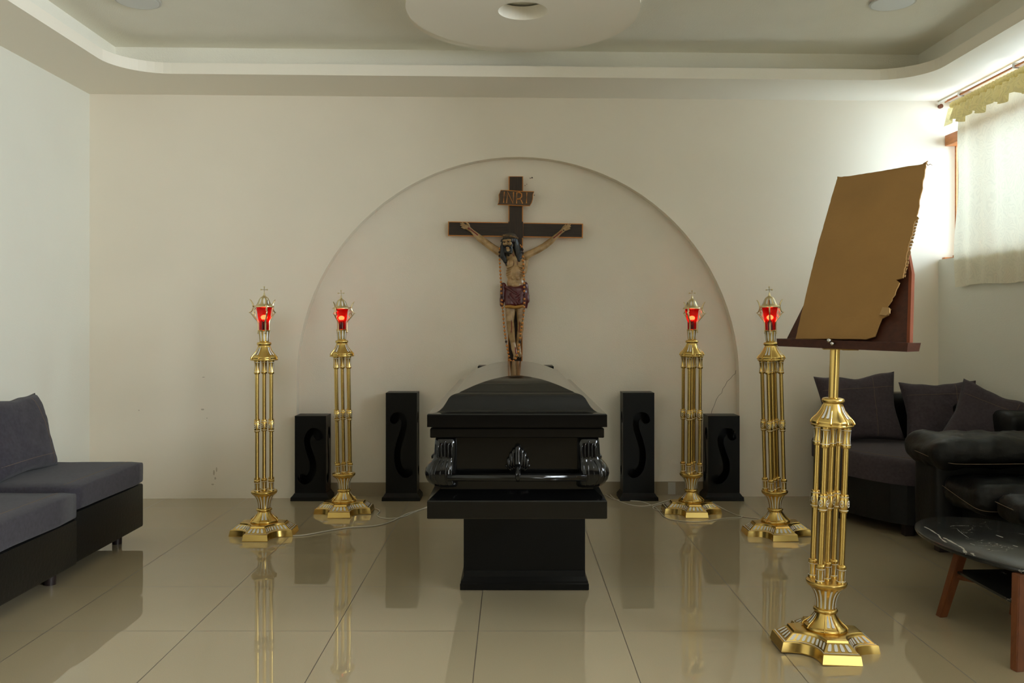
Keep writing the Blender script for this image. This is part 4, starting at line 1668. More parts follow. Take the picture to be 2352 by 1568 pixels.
cap_((1287, 534, 0.012), 4.1, (1293, 529, 0.012), 4.8)
# hands: palms towards the viewer, fingers spread, thumbs upward
ell((1071.8, 521.8, 0.014), (7.2, 5.4, 3.0), Matrix.Rotation(0.75, 3, 'Y'))
ell((1297.5, 525.6, 0.014), (6.6, 5.2, 3.0), Matrix.Rotation(-0.65, 3, 'Y'))


def finger(pts, r0, r1):
    for (a, b_), (ra, rb) in zip(zip(pts, pts[1:]), ((r0, (r0 + r1) / 2), ((r0 + r1) / 2, r1))):
        cap_(a, ra, b_, rb)


for pts in ([(1068, 517.5, .014), (1064.5, 513.8, .017), (1061.2, 511.2, .021)],
            [(1066.5, 519.5, .014), (1062.3, 516.0, .018), (1058.2, 513.6, .023)],
            [(1065.8, 522.2, .014), (1062.0, 519.4, .018), (1058.4, 517.8, .023)],
            [(1066.8, 525.5, .013), (1063.2, 524.0, .017), (1060.2, 522.6, .021)]):
    finger(pts, 1.7, 1.25)
finger([(1078.5, 523.5, .014), (1077.0, 516.5, .020), (1071.5, 511.8, .024)], 2.6, 1.6)
for pts in ([(1299.8, 521.5, .014), (1303.2, 517.6, .018), (1306.6, 514.6, .023)],
            [(1301.0, 523.3, .014), (1305.4, 519.6, .018), (1309.4, 517.2, .023)],
            [(1301.6, 525.6, .014), (1306.0, 523.0, .018), (1310.0, 521.0, .023)],
            [(1300.8, 528.6, .013), (1305.0, 527.0, .017), (1308.6, 525.8, .021)]):
    finger(pts, 1.7, 1.25)
finger([(1291.5, 527.0, .014), (1294.0, 521.5, .020), (1298.8, 517.5, .024)], 2.5, 1.6)
# legs: his left crossed over his right at the feet
cap_((1173, 690, 0.034), 13.0, (1172.5, 712, 0.044), 12.0)
cap_((1172.5, 712, 0.044), 12.0, (1171.5, 736, 0.058), 9.6)
ell((1172, 737, 0.066), (7.8, 9, 6.5))
cap_((1171.5, 736, 0.056), 9.2, (1173.5, 757, 0.044), 9.2)
cap_((1173.5, 757, 0.044), 9.0, (1178, 786, 0.036), 6.0)
cap_((1178, 786, 0.036), 6.0, (1180.5, 800, 0.042), 6.3)
cap_((1180.5, 800, 0.044), 6.3, (1184.5, 816, 0.054), 5.0)
cap_((1196, 690, 0.032), 12.0, (1195, 714, 0.036), 9.8)
cap_((1195, 714, 0.036), 9.8, (1195.5, 738, 0.044), 8.0)
cap_((1195.5, 738, 0.044), 7.6, (1195.5, 756, 0.034), 7.4)
cap_((1195.5, 756, 0.034), 7.2, (1189.5, 788, 0.018), 5.2)
cap_((1189.5, 788, 0.018), 5.2, (1192, 806, 0.024), 5.2)
cap_((1192, 806, 0.024), 5.0, (1194.5, 816, 0.030), 4.0)
for i in range(5):
    cap_((1180.5 + i * 2.2, 816 - i * 0.9, 0.058), 1.6, (1180.0 + i * 2.6, 822.5 - i * 1.2, 0.062), 1.3 if i else 1.7)
for i in range(4):
    cap_((1191.5 + i * 1.5, 814 - i * 0.5, 0.034), 1.5, (1193.5 + i * 1.7, 820.0 - i * 1.1, 0.038), 1.2)
fig = obj('figure', remesh(bd, 0.0019, 3, 0.5), M['skin'], cru, smooth=True)
tag(fig, 'painted bearded figure with outstretched arms and wine-red loincloth')

# hair, beard and moustache
bd = B()
ell((1171.5, 553, 0.056), (15.0, 15.0, 15.5))
cap_((1158, 552, 0.064), 4.5, (1155.0, 570, 0.062), 6.0)
cap_((1155.5, 568, 0.062), 6.5, (1156, 590, 0.060), 7.5)
cap_((1156, 588, 0.062), 7.0, (1161, 602, 0.066), 4.5)
cap_((1161, 600, 0.066), 4.4, (1163, 610, 0.066), 2.0)
cap_((1152, 584, 0.056), 4.0, (1155, 596, 0.060), 3.0)
cap_((1181, 550, 0.060), 8.0, (1184.5, 566, 0.056), 7.5)
cap_((1184.5, 566, 0.056), 7.5, (1190, 586, 0.058), 6.6)
cap_((1190, 586, 0.060), 6.4, (1192.2, 600, 0.066), 3.6)
cap_((1188, 562, 0.050), 5.0, (1194.5, 580, 0.052), 5.5)
cap_((1194.5, 580, 0.052), 5.0, (1195.5, 594, 0.058), 3.2)
cap_((1159.5, 569.0, 0.100), 1.6, (1166.5, 567.2, 0.110), 2.0)
cap_((1166.5, 567.2, 0.110), 2.0, (1173.0, 570.5, 0.100), 2.2)
cap_((1173, 570, 0.094), 3.0, (1176, 560, 0.084), 2.6)
cap_((1160.5, 569, 0.092), 2.4, (1162, 580, 0.096), 3.5)
cap_((1173.5, 570, 0.090), 3.6, (1173.5, 580, 0.090), 4.4)
cap_((1162, 580, 0.094), 4.0, (1172, 582, 0.094), 4.6)
cap_((1166, 583, 0.092), 4.0, (1168, 588, 0.086), 3.0)
cap_((1153, 553, 0.056), 2.5, (1150.8, 556, 0.056), 1.5)
hair = remesh(bd, 0.0020, 2, 0.5)
for v in hair.verts:
    z = v.co.z
    a = noise3(v.co.x * 170, v.co.y * 120, z * 22)
    v.co.y -= 0.0022 * a
    v.co.x += 0.0014 * noise3(v.co.x * 130, 5, z * 30)
tag(obj('hair', hair, M['hair'], fig, smooth=True), 'long black hair, moustache and beard')
bm = B()
for x, y, d in ((1159.8, 559.2, .1035), (1168.2, 558.0, .1075)):
    add_ball(bm, C(x, y, d), (2.3 * S, 1.2 * S, 1.2 * S), u=10, v=8)
obj('eye', bm, M['hair'], fig, smooth=True)
bm = B()
add_ball(bm, C(1171.8, 545.5, 0.058), (15.6 * S, 16.2 * S, 9.0 * S), u=24, v=14)
obj('head_cap', bm, M['cap'], fig, smooth=True)
bm = B()
for ph, rr in ((0, 0.0030), (1.1, 0.0026), (2.3, 0.0028)):
    pts = []
    for k in range(48):
        a = 2 * PI * k / 48
        w1 = 1.2 * math.sin(7 * a + ph)
        w2 = 1.6 * math.cos(5 * a + ph * 2)
        p = C(1172 + (17.0 + w1 * .5) * math.cos(a), 546.5 + w2 + 3.0 * math.cos(a + 0.4), 0.058 + 0.001 * w1 + 17.5 * S * math.sin(a))
        pts.append(p)
    add_tube(bm, pts, rr, 6, closed=True)
random.seed(3)
for k in range(26):
    a = 2 * PI * k / 26
    p = C(1172 + 17 * math.cos(a), 546.5 + 3 * math.cos(a + .4), 0.058 + 17.5 * S * math.sin(a))
    q_ = p + Vector((math.cos(a) * 0.008, -math.sin(a) * 0.008, random.uniform(-0.008, 0.010)))
    add_tube(bm, [p, q_], [0.0018, 0.0003], 5)
obj('thorn_crown', bm, M['thorn'], fig)

# loincloth
bd = B()
ell((1186, 668, 0.032), (27.5, 17, 16.5))
cap_((1173, 672, 0.036), 15.0, (1173, 696, 0.048), 14.5)
cap_((1198, 672, 0.036), 15.0, (1195, 694, 0.042), 13.5)
cap_((1182, 680, 0.050), 13.0, (1183, 696, 0.054), 12.0)
cap_((1205, 655, 0.026), 8.0, (1209, 690, 0.024), 7.5)
cap_((1209, 680, 0.022), 7.0, (1206.5, 708, 0.020), 4.0)
cap_((1156, 656, 0.030), 7.0, (1154.5, 688, 0.028), 6.5)
cap_((1153.5, 686, 0.026), 6.0, (1152.5, 700, 0.026), 4.5)
cap_((1162, 660, 0.072), 3.0, (1186, 676, 0.084), 3.0)
cap_((1208, 660, 0.058), 3.0, (1184, 682, 0.084), 3.0)
cap_((1172, 676, 0.086), 2.2, (1192, 698, 0.088), 2.2)
cap_((1168, 682, 0.086), 1.8, (1186, 700, 0.088), 1.8)
cap_((1206, 668, 0.064), 2.0, (1190, 690, 0.086), 2.0)
cl = remesh(bd, 0.0024, 3, 0.5)
geom = cl.verts[:] + cl.edges[:] + cl.faces[:]
zc = C(1180, 708).z
r = bmesh.ops.bisect_plane(cl, geom=geom, plane_co=(0, 0, zc), plane_no=(0.0, 0, 1), clear_inner=True)
es = [e for e in cl.edges if e.is_boundary]
bmesh.ops.holes_fill(cl, edges=es)
lc = obj('loincloth', cl, M['cloth'], fig, smooth=True, angle=1.2)
bd = B()
cap_((1162, 704.5, 0.083), 3.4, (1172, 704.5, 0.0935), 3.6)
cap_((1172, 704.5, 0.0935), 3.6, (1183, 706.0, 0.094), 3.6)
cap_((1183, 706, 0.094), 3.6, (1193, 704.5, 0.089), 3.6)
cap_((1193, 704.5, 0.089), 3.6, (1201, 703.0, 0.072), 3.2)
cap_((1154, 700, 0.030), 3.4, (1152, 696, 0.030), 3.8)
obj('gilt_hem', remesh(bd, 0.0016, 2, 0.5), M['gilt'], fig, smooth=True)
# painted wounds
bm = B()
for pts, r in (([(1080.5, 526.5, .026), (1086.5, 532, .027), (1093, 537, .037), (1098, 541.5, .0415)], 1.5),
               ([(1075, 524, .025), (1080, 527, .027)], 2.0),
               ([(1291, 530.5, .026), (1284, 537, .027), (1277, 543, .034), (1270.5, 548, .038)], 1.4),
               ([(1175, 735, .089), (1175.5, 748, .0765), (1174, 763, .071)], 1.1),
               ([(1193.5, 736, .071), (1193, 748, .060), (1192, 763, .054)], 1.0),
               ([(1184.5, 797, .060), (1184, 806, .0655), (1187, 814, .070)], 1.6),
               ([(1178, 582, .066), (1179.5, 590, .063)], 0.8),
               ([(1180, 598, .073), (1180, 612, .0735)], 0.45),
               ([(1170, 600, .074), (1170, 610, .0745)], 0.45),
               ([(1188, 601, .0745), (1188, 611, .0745)], 0.45)):
    add_tube(bm, spline([C(*p) for p in pts], 4), r * 0.85 * S, 7)
tag(obj('painted_wound', bm, M['blood'], fig, smooth=True), 'crimson painted wounds')
bm = B()
add_ball(bm, C(1078, 526.2, 0.024), (2.2 * S, 1.6 * S, 1.6 * S), u=8, v=6)
add_ball(bm, C(1294, 529.3, 0.024), (2.2 * S, 1.6 * S, 1.6 * S), u=8, v=6)
obj('nail', bm, M['beaddark'], fig)

# rosary hung round the figure's neck
left = [(1162, 565, .040), (1150, 571, .050), (1147.2, 579, .052), (1147.5, 591, .050), (1148.5, 610, .050), (1149.5, 630, .050), (1151, 650, .056), (1152, 680, .072), (1154, 702, .066), (1156, 725, .060), (1158, 750, .060), (1160.5, 770, .056), (1163.5, 790, .050), (1168, 812, .050), (1171, 826, .054)]
right = [(1188, 562, .030), (1196, 566, .050), (1199.5, 572, .068), (1200.5, 585, .078), (1201.5, 605, .086), (1202.5, 630, .080), (1203.5, 650, .086), (1204, 675, .094), (1203.8, 700, .096), (1202, 725, .074), (1198, 750, .072), (1195.5, 768, .066), (1192, 795, .066), (1189.5, 806, .078), (1186, 817, .080), (1182, 826, .078), (1176, 829, .066), (1171, 826, .054)]
ros = thing('rosary', 'long amber bead rosary hanging from the neck of the crucifix figure', 'rosary')
bm = B()
bead_me = mk(add_lathe(B(), dense([(0.002, -0.0085), (0.0062, -0.0065), (0.0085, 0), (0.0062, 0.0065), (0.002, 0.0085)], 3), 14), M['bead'])
bead_dk = mk(add_lathe(B(), dense([(0.002, -0.0085), (0.0062, -0.0065), (0.0085, 0), (0.0062, 0.0065), (0.002, 0.0085)], 3), 14), M['beaddark'])
lab_once = {}
for si, strand in enumerate((left, right)):
    pts = spline([C(*p) for p in strand], 14)
    add_tube(bm, pts, 0.0018, 6)
    acc = 0.0
    nb = 0
    for p, q_ in zip(pts, pts[1:]):
        acc += (q_ - p).length
        if acc >= 0.0245:
            acc = 0.0
            nb += 1
            dk = nb in (3, 4, 15, 27)
            o = place_mesh('bead', bead_dk if dk else bead_me, ros, q_)
            d = (q_ - p).normalized()
            o.rotation_mode = 'QUATERNION'
            o.rotation_quaternion = Vector((0, 0, 1)).rotation_difference(d)
            if dk:
                o['label'] = 'dark bead'
            if q_.z > C(0, 575).z:
                pass
obj('cord', bm, M['cord'], ros)

# ------------------------------------------------------------------ soft furniture
def soft_box(x0, x1, y0, y1, z0, z1, bev, seg=5, crown=0.0, wr=0.0, seed=0.0, cuts=10):
    """upholstered block: bevelled, slightly crowned on top with gentle wrinkles"""
    bm = B()
    bmesh.ops.create_grid(bm, x_segments=2, y_segments=2, size=0.5)
    bm.free()
    bm = bx(x0, x1, y0, y1, z0, z1)
    bmesh.ops.subdivide_edges(bm, edges=bm.edges[:], cuts=cuts, use_grid_fill=True)
    cx, cy, cz = (x0 + x1) / 2, (y0 + y1) / 2, (z0 + z1) / 2
    hx, hy, hz = (x1 - x0) / 2, (y1 - y0) / 2, (z1 - z0) / 2
    for v in bm.verts:
        p = Vector((v.co.x - cx, v.co.y - cy, v.co.z - cz))
        c = Vector((max(-hx + bev, min(hx - bev, p.x)), max(-hy + bev, min(hy - bev, p.y)), max(-hz + bev, min(hz - bev, p.z))))
        d = p - c
        if d.length > 1e-6:
            d = d.normalized() * bev
            p = c + d
        u, w = p.x / hx, p.y / hy
        if p.z > 0:
            p.z += crown * max(0, 1 - u * u) * max(0, 1 - w * w)
        if wr:
            p.z += wr * noise3(p.x * 9 + seed, p.y * 9, p.z * 9) + 0.32 * wr * noise3(p.x * 34 + seed, p.y * 20, p.z * 30)
            p.x += wr * 0.6 * noise3(p.y * 11, p.z * 12 + seed, p.x * 5)
            p.y += wr * 0.6 * noise3(p.x * 11, p.z * 12 + seed, p.y * 5 + 7)
        v.co = p + Vector((cx, cy, cz))
    return bm


def stitch(pts, r=0.0013, name='stitching', parent=None):
    bm = B()
    add_tube(bm, pts, r, 5)
    return obj(name, bm, M['stitch'], parent)


def pillow(label, center, w, h, th, yaw, lean, roll, m, seed, group, seams=True, ear=0.10):
    """square scatter cushion; local x across, z up, y depth"""
    t = thing('pillow', label, 'pillow', center, group=group)
    t.rotation_euler = Euler((lean, roll, yaw), 'XYZ')
    N = 26

    def P(u, v, s):
        pu, pv = u, v
        e = 1 - ear * (1 - abs(v) ** 1.2) * abs(u) ** 3
        f = 1 - ear * (1 - abs(u) ** 1.2) * abs(v) ** 3
        k = max(0.0, (1 - u ** 4)) ** 0.5 * max(0.0, (1 - v ** 4)) ** 0.5
        y = s * th / 2 * k * (0.86 + 0.14 * noise3(u * 1.5 + seed, v * 1.5, 1))
        y += 0.006 * k * noise3(u * 5 + seed, v * 5, 3) + 0.004 * k * noise3(u * 3, v * 13 + seed, 3)
        sag = -0.020 * (1 - v * v) * 0 + 0.018 * noise3(seed, u * 1.2, v * 1.2)
        return Vector((pu * w / 2 * e, y + 0.010 * noise3(u + seed, v, 9), pv * h / 2 * f + (0.02 * noise3(u * 2 + seed, 4, 4) if v > 0.9 else 0.0)))
    bm = B()
    grid = {}
    for s in (-1, 1):
        for i in range(N + 1):
            for j in range(N + 1):
                u, v = -1 + 2 * i / N, -1 + 2 * j / N
                edge = i in (0, N) or j in (0, N)
                key = (0 if edge else s, i, j)
                if key not in grid:
                    grid[key] = bm.verts.new(P(u, v, s))
        for i in range(N):
            for j in range(N):
                g = lambda a, b_: grid[(0 if (a in (0, N) or b_ in (0, N)) else s, a, b_)]
                bm.faces.new([g(i, j), g(i + 1, j), g(i + 1, j + 1), g(i, j + 1)][::s])
    c = obj('cover', bm, m, t, smooth=True)
    if seams:
        for kind in (0, 1):
            pts = []
            for k in range(25):
                q_ = -0.90 + 1.80 * k / 24
                u, v = (0.62 - 0.10 * q_ if kind == 0 else q_), (q_ if kind == 0 else -0.66 if seams == 1 else 0.55)
                if seams == 2 and kind == 0:
                    u = 0.35 + 0.05 * q_
                p = P(u, v, -1)
                pts.append(p + Vector((0, -0.001, 0)))
            stitch(pts, 0.0011, 'seam', c)
    return t


# left sofa, two modules along the left wall
def sofa_module(name, label, y0, y1, xf, zl, zs, group, back=True, legs=()):
    t = thing(name, label, 'sofa', (-2.62, (y0 + y1) / 2, 0), group=group)
    inv = Matrix.Translation((2.62, -(y0 + y1) / 2, 0))
    obj('base', xform(bx(-3.06, xf, y0, y1, 0.072, zl, bevel=0.012), inv), M['leather'], t, smooth=True, angle=0.5)
    s = obj('seat', xform(soft_box(-3.0, xf + 0.004, y0 + 0.001, y1, zl + 0.001, zs, 0.022, crown=0.010, wr=0.004, seed=y0), inv), M['fabric'], t, smooth=True)
    xs = xf - 0.075
    pts = [Vector((xs + 0.005 * noise3(q_ * 3, 1, 1), y0 + 0.03 + (y1 - y0 - 0.08) * q_ / 20, zs + 0.0015 + 0.010 * max(0, 1 - (2 * (0.03 + (y1 - y0 - 0.08) * q_ / 20) / (y1 - y0) - 1) ** 2) * (1 - ((xs + 3.0) / (xf + 3.0) * 2 - 1) ** 2))) for q_ in range(21)]
    stitch([inv @ p for p in pts], 0.0011, 'seam', s)
    if back:
        obj('backrest', xform(soft_box(-3.07, -2.88, y0 + 0.02, y1 - 0.12, zl, 0.70, 0.04), inv), M['leather'], t, smooth=True)
    for x, y in legs:
        obj('foot', xform(add_lathe(B(), [(0.026, 0.0), (0.028, 0.074)], 16, Matrix.Translation((x, y, 0))), inv), M['darkwood'], t, smooth=True, angle=0.8)
    return t


GS = 'grey and black modular sofa along the left wall'
sofa_module('sofa_module', 'far section of the grey and black sofa, by the left wall', 4.33, 5.13, -2.20, 0.330, 0.462, GS, legs=((-2.30, 5.0), (-2.95, 5.0), (-2.95, 4.42)))
sofa_module('sofa_module', 'near section of the grey and black sofa, cut by the left picture edge', 2.3, 4.318, -2.185, 0.298, 0.438, GS, legs=((-2.27, 4.22), (-2.95, 4.2), (-2.27, 2.4)))
bm = B()
add_tube(bm, [(-2.1842, 3.72, 0.09), (-2.1842, 3.72, 0.28)], 0.0012, 5)
pillow('charcoal square pillow on the far section of the left sofa', (-2.69, 4.66, 0.672), 0.60, 0.44, 0.17, PI / 2, 0, 0, M['fabric'], 2.1, 'pillows on the left sofa', seams=1)
bpy.data.objects['pillow'].rotation_euler = Euler((math.radians(-17), 0, PI / 2), 'XYZ')
p2 = pillow('charcoal pillow at the left picture edge, on the near section of the sofa', (-2.66, 3.88, 0.62), 0.56, 0.40, 0.20, PI / 2, math.radians(-20), 0, M['fabric'], 4.7, 'pillows on the left sofa', seams=1)

# right corner sofa
t = thing('corner_sofa', 'dark fabric corner sofa with black leather base against the far right corner', 'sofa', (2.6, 5.7, 0))
inv = Matrix.Translation((-2.6, -5.7, 0))
plan = [(2.205, 6.30), (2.13, 5.62), (2.13, 5.50), (2.20, 5.34), (2.29, 5.20), (2.36, 5.13), (2.46, 5.09), (2.62, 5.07), (3.14, 5.07), (3.14, 6.30)]
plan_in = [(x + (0.012 if x < 2.5 else 0), y + (0.012 if y < 5.6 else 0)) for x, y in plan]
obj('base', xform(extrude_plan(plan_in[::-1], 0.075, 0.312), inv), M['leather'], t)
s = obj('seat', xform(extrude_plan(plan[::-1], 0.313, 0.468, 0.045, 5), inv), M['fabric2'], t, smooth=True, angle=1.0)
pts = [Vector((x + 0.05, y + 0.055, 0.4695)) for x, y in [(2.13, 5.62), (2.13, 5.50), (2.20, 5.34), (2.29, 5.20), (2.36, 5.13), (2.46, 5.09), (2.62, 5.07)]]
stitch([inv @ p for p in spline(pts, 5)], 0.0011, 'seam', s)
obj('backrest', xform(soft_box(2.27, 3.13, 6.10, 6.32, 0.44, 0.785, 0.05), inv), M['leather'], t, smooth=True)
tag(obj('backrest', xform(soft_box(2.95, 3.14, 5.08, 6.1, 0.44, 0.755, 0.05), inv), M['leather'], t, smooth=True), 'backrest along the window wall')
for x, y in ((2.40, 5.2), (2.18, 5.66), (2.2, 6.2), (3.05, 5.15)):
    obj('foot', xform(add_box(B(), (x, y, 0.038), (0.05, 0.05, 0.076)), inv), M['darkwood'], t)
GP = 'pillows on the corner sofa'
pillow('dark pillow with a tall right ear, behind the pole of the lectern', (2.40, 5.93, 0.697), 0.55, 0.48, 0.16, math.radians(-4), math.radians(-14), math.radians(-4), M['fabric2'], 9.3, GP, seams=2, ear=0.13)
pillow('dark pillow in the middle of the corner sofa, between two others', (2.905, 5.80, 0.672), 0.50, 0.45, 0.17, math.radians(-8), math.radians(-16), math.radians(-2), M['fabric2'], 5.9, GP, seams=2, ear=0.12)
pillow('dark pillow at the right end of the corner sofa, above the leather armrest', (2.965, 5.31, 0.655), 0.48, 0.43, 0.15, math.radians(-25), math.radians(-14), math.radians(22), M['fabric2'], 7.7, GP, seams=2, ear=0.12)

# black leather armchair sofa on the right
t = thing('leather_sofa', 'black leather sofa with overstuffed armrest at the right picture edge', 'sofa', (2.8, 4.5, 0))
inv = Matrix.Translation((-2.8, -4.5, 0))
obj('base', xform(soft_box(2.47, 3.12, 4.02, 4.94, 0.06, 0.32, 0.04, wr=0.004), inv), M['leather'], t, smooth=True)
obj('armrest_side', xform(soft_box(2.33, 3.12, 4.70, 4.99, 0.07, 0.56, 0.05, wr=0.006, seed=2), inv), M['leather'], t, smooth=True)
a = obj('armrest', xform(soft_box(2.255, 3.12, 4.54, 4.98, 0.500, 0.665, 0.080, crown=0.010, wr=0.016, seed=5, cuts=44), inv), M['leather'], t, smooth=True)
pts = [(3.10, 4.532, 0.545), (2.7, 4.530, 0.542), (2.40, 4.533, 0.540), (2.31, 4.555, 0.545), (2.265, 4.62, 0.56), (2.250, 4.73, 0.572), (2.26, 4.88, 0.575)]
stitch([inv @ Vector(p) for p in spline(pts, 6)], 0.0016, 'piping', a)
c1 = obj('seat_cushion', xform(soft_box(2.36, 3.05, 4.325, 4.72, 0.300, 0.455, 0.060, crown=0.02, wr=0.016, seed=11, cuts=36), inv), M['leather'], t, smooth=True)
pts = [(2.99, 4.317, 0.34), (2.6, 4.315, 0.335), (2.43, 4.32, 0.335), (2.37, 4.35, 0.34), (2.352, 4.45, 0.36), (2.350, 4.68, 0.40)]
stitch([inv @ Vector(p) for p in spline(pts, 6)], 0.0014, 'piping', c1)
c2 = obj('seat_cushion', xform(soft_box(2.42, 3.05, 4.04, 4.315, 0.300, 0.430, 0.055, crown=0.02, wr=0.014, seed=21, cuts=20), inv), M['leather'], t, smooth=True)
pts = [(2.99, 4.034, 0.38), (2.6, 4.035, 0.38), (2.46, 4.05, 0.38), (2.418, 4.12, 0.385), (2.413, 4.28, 0.395)]
stitch([inv @ Vector(p) for p in spline(pts, 6)], 0.0014, 'piping', c2)
obj('backrest', xform(soft_box(3.04, 3.17, 4.02, 4.9, 0.35, 0.78, 0.07, wr=0.01, seed=8), inv), M['leather'], t, smooth=True)
for x, y in ((2.43, 4.84), (2.55, 4.10), (3.05, 4.85), (3.05, 4.1)):
    obj('foot', xform(add_box(B(), (x, y, 0.035), (0.06, 0.06, 0.07)), inv), M['darkwood'], t)

# coffee table
t = thing('coffee_table', 'oval coffee table with black marble top and walnut legs at the lower right', 'table', (2.2, 3.70, 0), (0, 0, math.radians(9)))
bm = B()
rings = []
for sc2, z in ((0.965, 0.310), (0.992, 0.314), (1.0, 0.321), (0.996, 0.328), (0.985, 0.331)):
    rings.append([bm.verts.new((0.345 * sc2 * math.cos(2 * PI * k / 72), 0.545 * sc2 * math.sin(2 * PI * k / 72), z)) for k in range(72)])
for a, c in zip(rings, rings[1:]):
    for i in range(72):
        j = (i + 1) % 72
        bm.faces.new((a[i], a[j], c[j], c[i]))
bm.faces.new(list(reversed(rings[0])))
bm.faces.new(rings[-1])
top_ = obj('table_top', bm, M['marble'], t, smooth=True, angle=0.6)
vm = mat('white_marble_vein', (0.40, 0.38, 0.33), 0.3)
bm = B()
Rz = Matrix.Rotation(-math.radians(9), 3, 'Z')
for vein, wv_ in (([(165, 188), (215, 212), (262, 243), (292, 262), (312, 292), (358, 326)], 1.0), ([(335, 285), (372, 302), (430, 335), (488, 366), (512, 385), (528, 418)], 1.5), ([(585, 420), (603, 440), (628, 458)], 1.4),
                  ([(800, 262), (858, 282)], 0.8), ([(948, 352), (990, 365)], 0.8), ([(395, 185), (440, 178), (560, 180)], 0.35), ([(460, 215), (510, 255), (555, 285)], 0.3), ([(570, 335), (612, 350)], 0.4)):
    pv = []
    for x, y in vein:
        px_, py_ = 2080 + x / 3.842, 1160 + y / 3.842
        Yv = F * (H - 0.3316) / (py_ - CY)
        pv.append(Rz @ Vector(((px_ - CX) * Yv / F - 2.2, Yv - 3.70, 0.3312)))
    pv = [p for p in spline(pv, 4) if (p.x / 0.338) ** 2 + (p.y / 0.535) ** 2 < 1]
    if len(pv) > 2:
        random.seed(len(pv))
        add_tube(bm, pv, [0.0040 * wv_ * random.uniform(0.4, 1.3) for _ in pv], 6, sq=(1, 0.02) if False else (1, 0.06))
obj('marble_vein', bm, vm, top_)
rm = Matrix.Rotation(-math.radians(9), 3, 'Z')
legs = []
for bx_, by_, tx_, ty_ in ((1.885, 3.762, 1.965, 3.735), (1.872, 3.175, 1.98, 3.34), (2.215, 3.775, 2.24, 3.74), (2.38, 3.24, 2.34, 3.36)):
    p = rm @ Vector((bx_ - 2.2, by_ - 3.70, 0))
    q_ = rm @ Vector((tx_ - 2.2, ty_ - 3.70, 0.3105))
    bm = B()
    d = (q_ - p).normalized()
    hs0, hs1 = 0.0175, 0.021
    a = [bm.verts.new(p + Vector((sx * hs0, sy * hs0, 0.0))) for sx, sy in ((-1, -1), (1, -1), (1, 1), (-1, 1))]
    c = [bm.verts.new(q_ + Vector((sx * hs1, sy * hs1, 0))) for sx, sy in ((-1, -1), (1, -1), (1, 1), (-1, 1))]
    bm.faces.new(list(reversed(a)))
    bm.faces.new(c)
    for i in range(4):
        j = (i + 1) % 4
        bm.faces.new((a[i], a[j], c[j], c[i]))
    bmesh.ops.bevel(bm, geom=bm.edges[:], offset=0.003, segments=2, affect='EDGES')
    obj('leg', bm, M['walnut'], t)
    legs.append((p, q_))
mid = [p.lerp(q_, 0.63) for p, q_ in legs]
bm = B()
pl4 = [mid[0], mid[1], mid[3], mid[2]]
a = [bm.verts.new(p + Vector((0, 0, 0.004))) for p in pl4]
c = [bm.verts.new(p + Vector((0, 0, 0.014))) for p in pl4]
bm.faces.new(list(reversed(a)))
bm.faces.new(c)
for i in range(4):
    j = (i + 1) % 4
    bm.faces.new((a[i], a[j], c[j], c[i]))
obj('shelf', bm, M['marble'], t)
for i, j in ((0, 3), (1, 2)):
    bm = B()
    add_tube(bm, [mid[i] - Vector((0, 0, 0.012)), mid[j] - Vector((0, 0, 0.012))], 0.016, 4)
    obj('stretcher', bm, M['walnut'], t)

# ------------------------------------------------------------------ curtain, valance, rod
def curtain_mesh(x0, y0, y1, z0, z1, amp, freq, nz, ny, edge=None, seed=0, flare=0.0, scal=0.0):
    bm = B()
    g = []
    for i in range(ny + 1):
        col_ = []
        y = y0 + (y1 - y0) * i / ny
        for j in range(nz + 1):
            tz = j / nz
            zb = z0 + (scal * (0.5 + 0.5 * math.sin((y * freq * 0.35) + seed)) if scal else 0.006 * math.sin(y * 9))
            z = zb + (z1 - zb) * tz
            a = amp * (0.45 + 0.55 * (1 - tz)) * (math.sin(y * freq + seed + 0.5 * math.sin(y * 5) + 0.8 * noise3(y * 3, z * 1.5, seed)) + 0.5 * noise3(y * 9, z * 2.5, seed + 3))
            yy = y
            if edge and i < 3:
                yy += edge(tz) * (1 - i / 3)
            col_.append(bm.verts.new((x0 + a - flare * (1 - tz), yy, z)))
        g.append(col_)
    for i in range(ny):
        for j in range(nz):
            bm.faces.new((g[i][j], g[i + 1][j], g[i + 1][j + 1], g[i][j + 1]))
    return bm


cu = obj('curtain', curtain_mesh(3.150, 6.075, 3.5, 1.545, 2.82, 0.010, 34, 40, 240, edge=lambda t_: -0.06 * t_ * t_ + 0.02 * math.sin(t_ * 9)), M['sheer'], smooth=True)
tag(cu, 'sheer cream patterned curtain hanging over the window at the right', 'curtain')
va = obj('valance', curtain_mesh(3.105, 6.075, 3.5, 2.665, 2.805, 0.024, 75, 12, 300, seed=1.3, flare=0.022, scal=0.045), M['valance'], smooth=True)
tag(va, 'short scalloped yellow ruffle along the top of the window curtain', 'valance')
bm = B()
g = []
for i in range(301):
    y = 6.07 + (3.5 - 6.07) * i / 300
    ring = [bm.verts.new((3.112 + (0.016 + 0.002 * math.sin(y * 190)) * math.cos(a), y, 2.825 + (0.022 + 0.002 * math.sin(y * 150)) * math.sin(a))) for a in [2 * PI * k / 10 for k in range(10)]]
    g.append(ring)
for a, c in zip(g, g[1:]):
    for k in range(10):
        j = (k + 1) % 10
        bm.faces.new((a[k], a[j], c[j], c[k]))
obj('gathered_heading', bm, M['valance'], va, smooth=True)
bm = B()
add_tube(bm, [(3.112, 6.12, 2.872), (3.112, 3.4, 2.872)], 0.008, 10)
add_tube(bm, [(3.135, 6.20, 2.882), (3.135, 3.4, 2.882)], 0.006, 8)
rod = obj('curtain_rod', bm, M['orangewood'])
tag(rod, 'thin orange wooden curtain rod above the yellow ruffle', 'curtain rod')
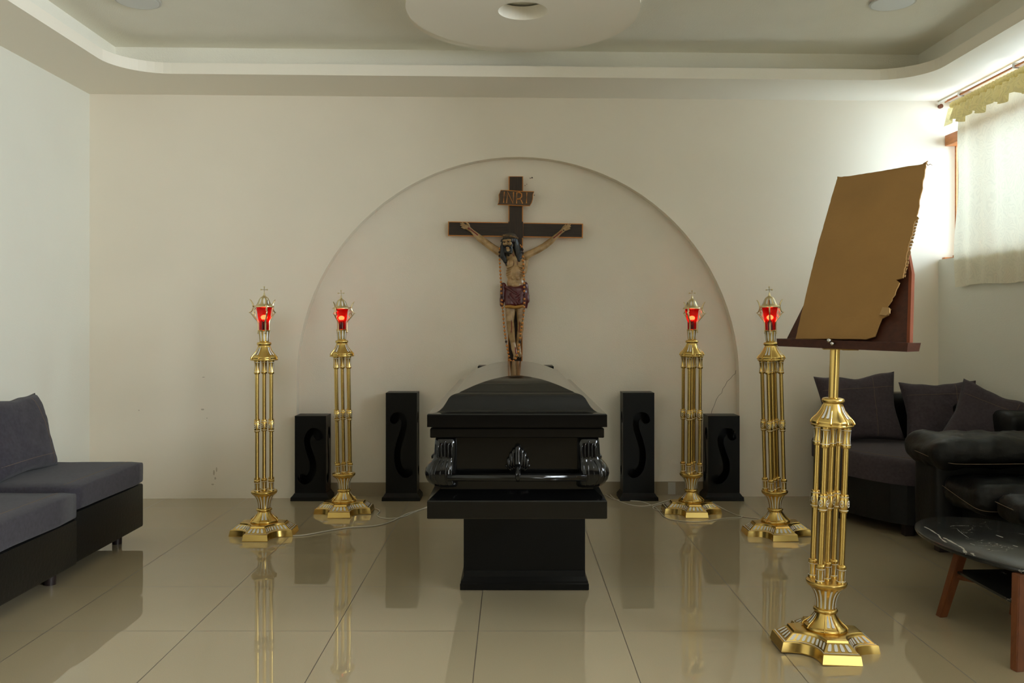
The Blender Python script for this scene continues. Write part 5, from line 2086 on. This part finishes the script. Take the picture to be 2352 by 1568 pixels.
for y in (5.95, 5.3, 4.5, 3.6):
    obj('bracket', bx(3.10, 3.184, y - 0.012, y + 0.012, 2.862, 2.892), M['silver'], rod)
Yk = YW(3.17)
bm = B()
add_tube(bm, [(3.190, Yk + 0.001, H + (742 - 245) * Yk / F), (3.190, Yk - 0.022, H + (742 - 245) * Yk / F)], 0.0165, 20)
tag(obj('wall_peg', bm, M['walnut'], smooth=True, angle=0.8), 'small round brown peg on the wall beside the curtain top', 'peg')

# ------------------------------------------------------------------ cables on the floor
def cable(label, pts, r=0.0035, group='lamp cables on the floor'):
    q = []
    for p in pts:
        if len(p) == 2:
            x, y = FL(*p)
            q.append((x, y, r + 0.0005))
        else:
            q.append(p)
    bm = B()
    add_tube(bm, spline(q, 8), r, 8)
    return tag(obj('cable', bm, M['wire'], smooth=True), label, 'cable', group)


cable('pale flex running from the outer left candelabra towards the casket', [(636, 1232), (665, 1232), (700, 1230), (745, 1222), (800, 1213), (850, 1210), (880, 1205), (905, 1196), (935, 1181), (965, 1172), (1000, 1160), (1080, 1150)], 0.0042)
cable('pale flex curling from the inner left candelabra to join the long cable', [(850, 1169), (862, 1169), (872, 1175), (866, 1183), (872, 1189), (895, 1192), (925, 1188), (950, 1178), (985, 1167), (1080, 1160)], 0.0036)
cable('upper pale flex from behind the casket to the inner right candelabra', [(1330, 1098), (1385, 1112), (1398, 1132), (1412, 1146), (1440, 1158), (1470, 1163), (1500, 1160), (1530, 1151), (1541, 1149), (1533, 1156), (1512, 1160), (1500, 1165), (1505, 1171), (1525, 1173), (1560, 1166)], 0.0030)
cable('lower pale flex looping past the front of the inner right candelabra', [(1340, 1110), (1388, 1135), (1410, 1147), (1440, 1150), (1475, 1153), (1502, 1164), (1512, 1172), (1535, 1192), (1600, 1199), (1665, 1191), (1698, 1190), (1704, 1187), (1690, 1183), (1665, 1172), (1640, 1158), (1626, 1151)], 0.0030)
cable('thin flex running from the right end of the arch to the outer right candelabra', [(1620, 1150), (1650, 1163), (1680, 1179), (1705, 1187), (1735, 1191), (1760, 1196)], 0.0030)
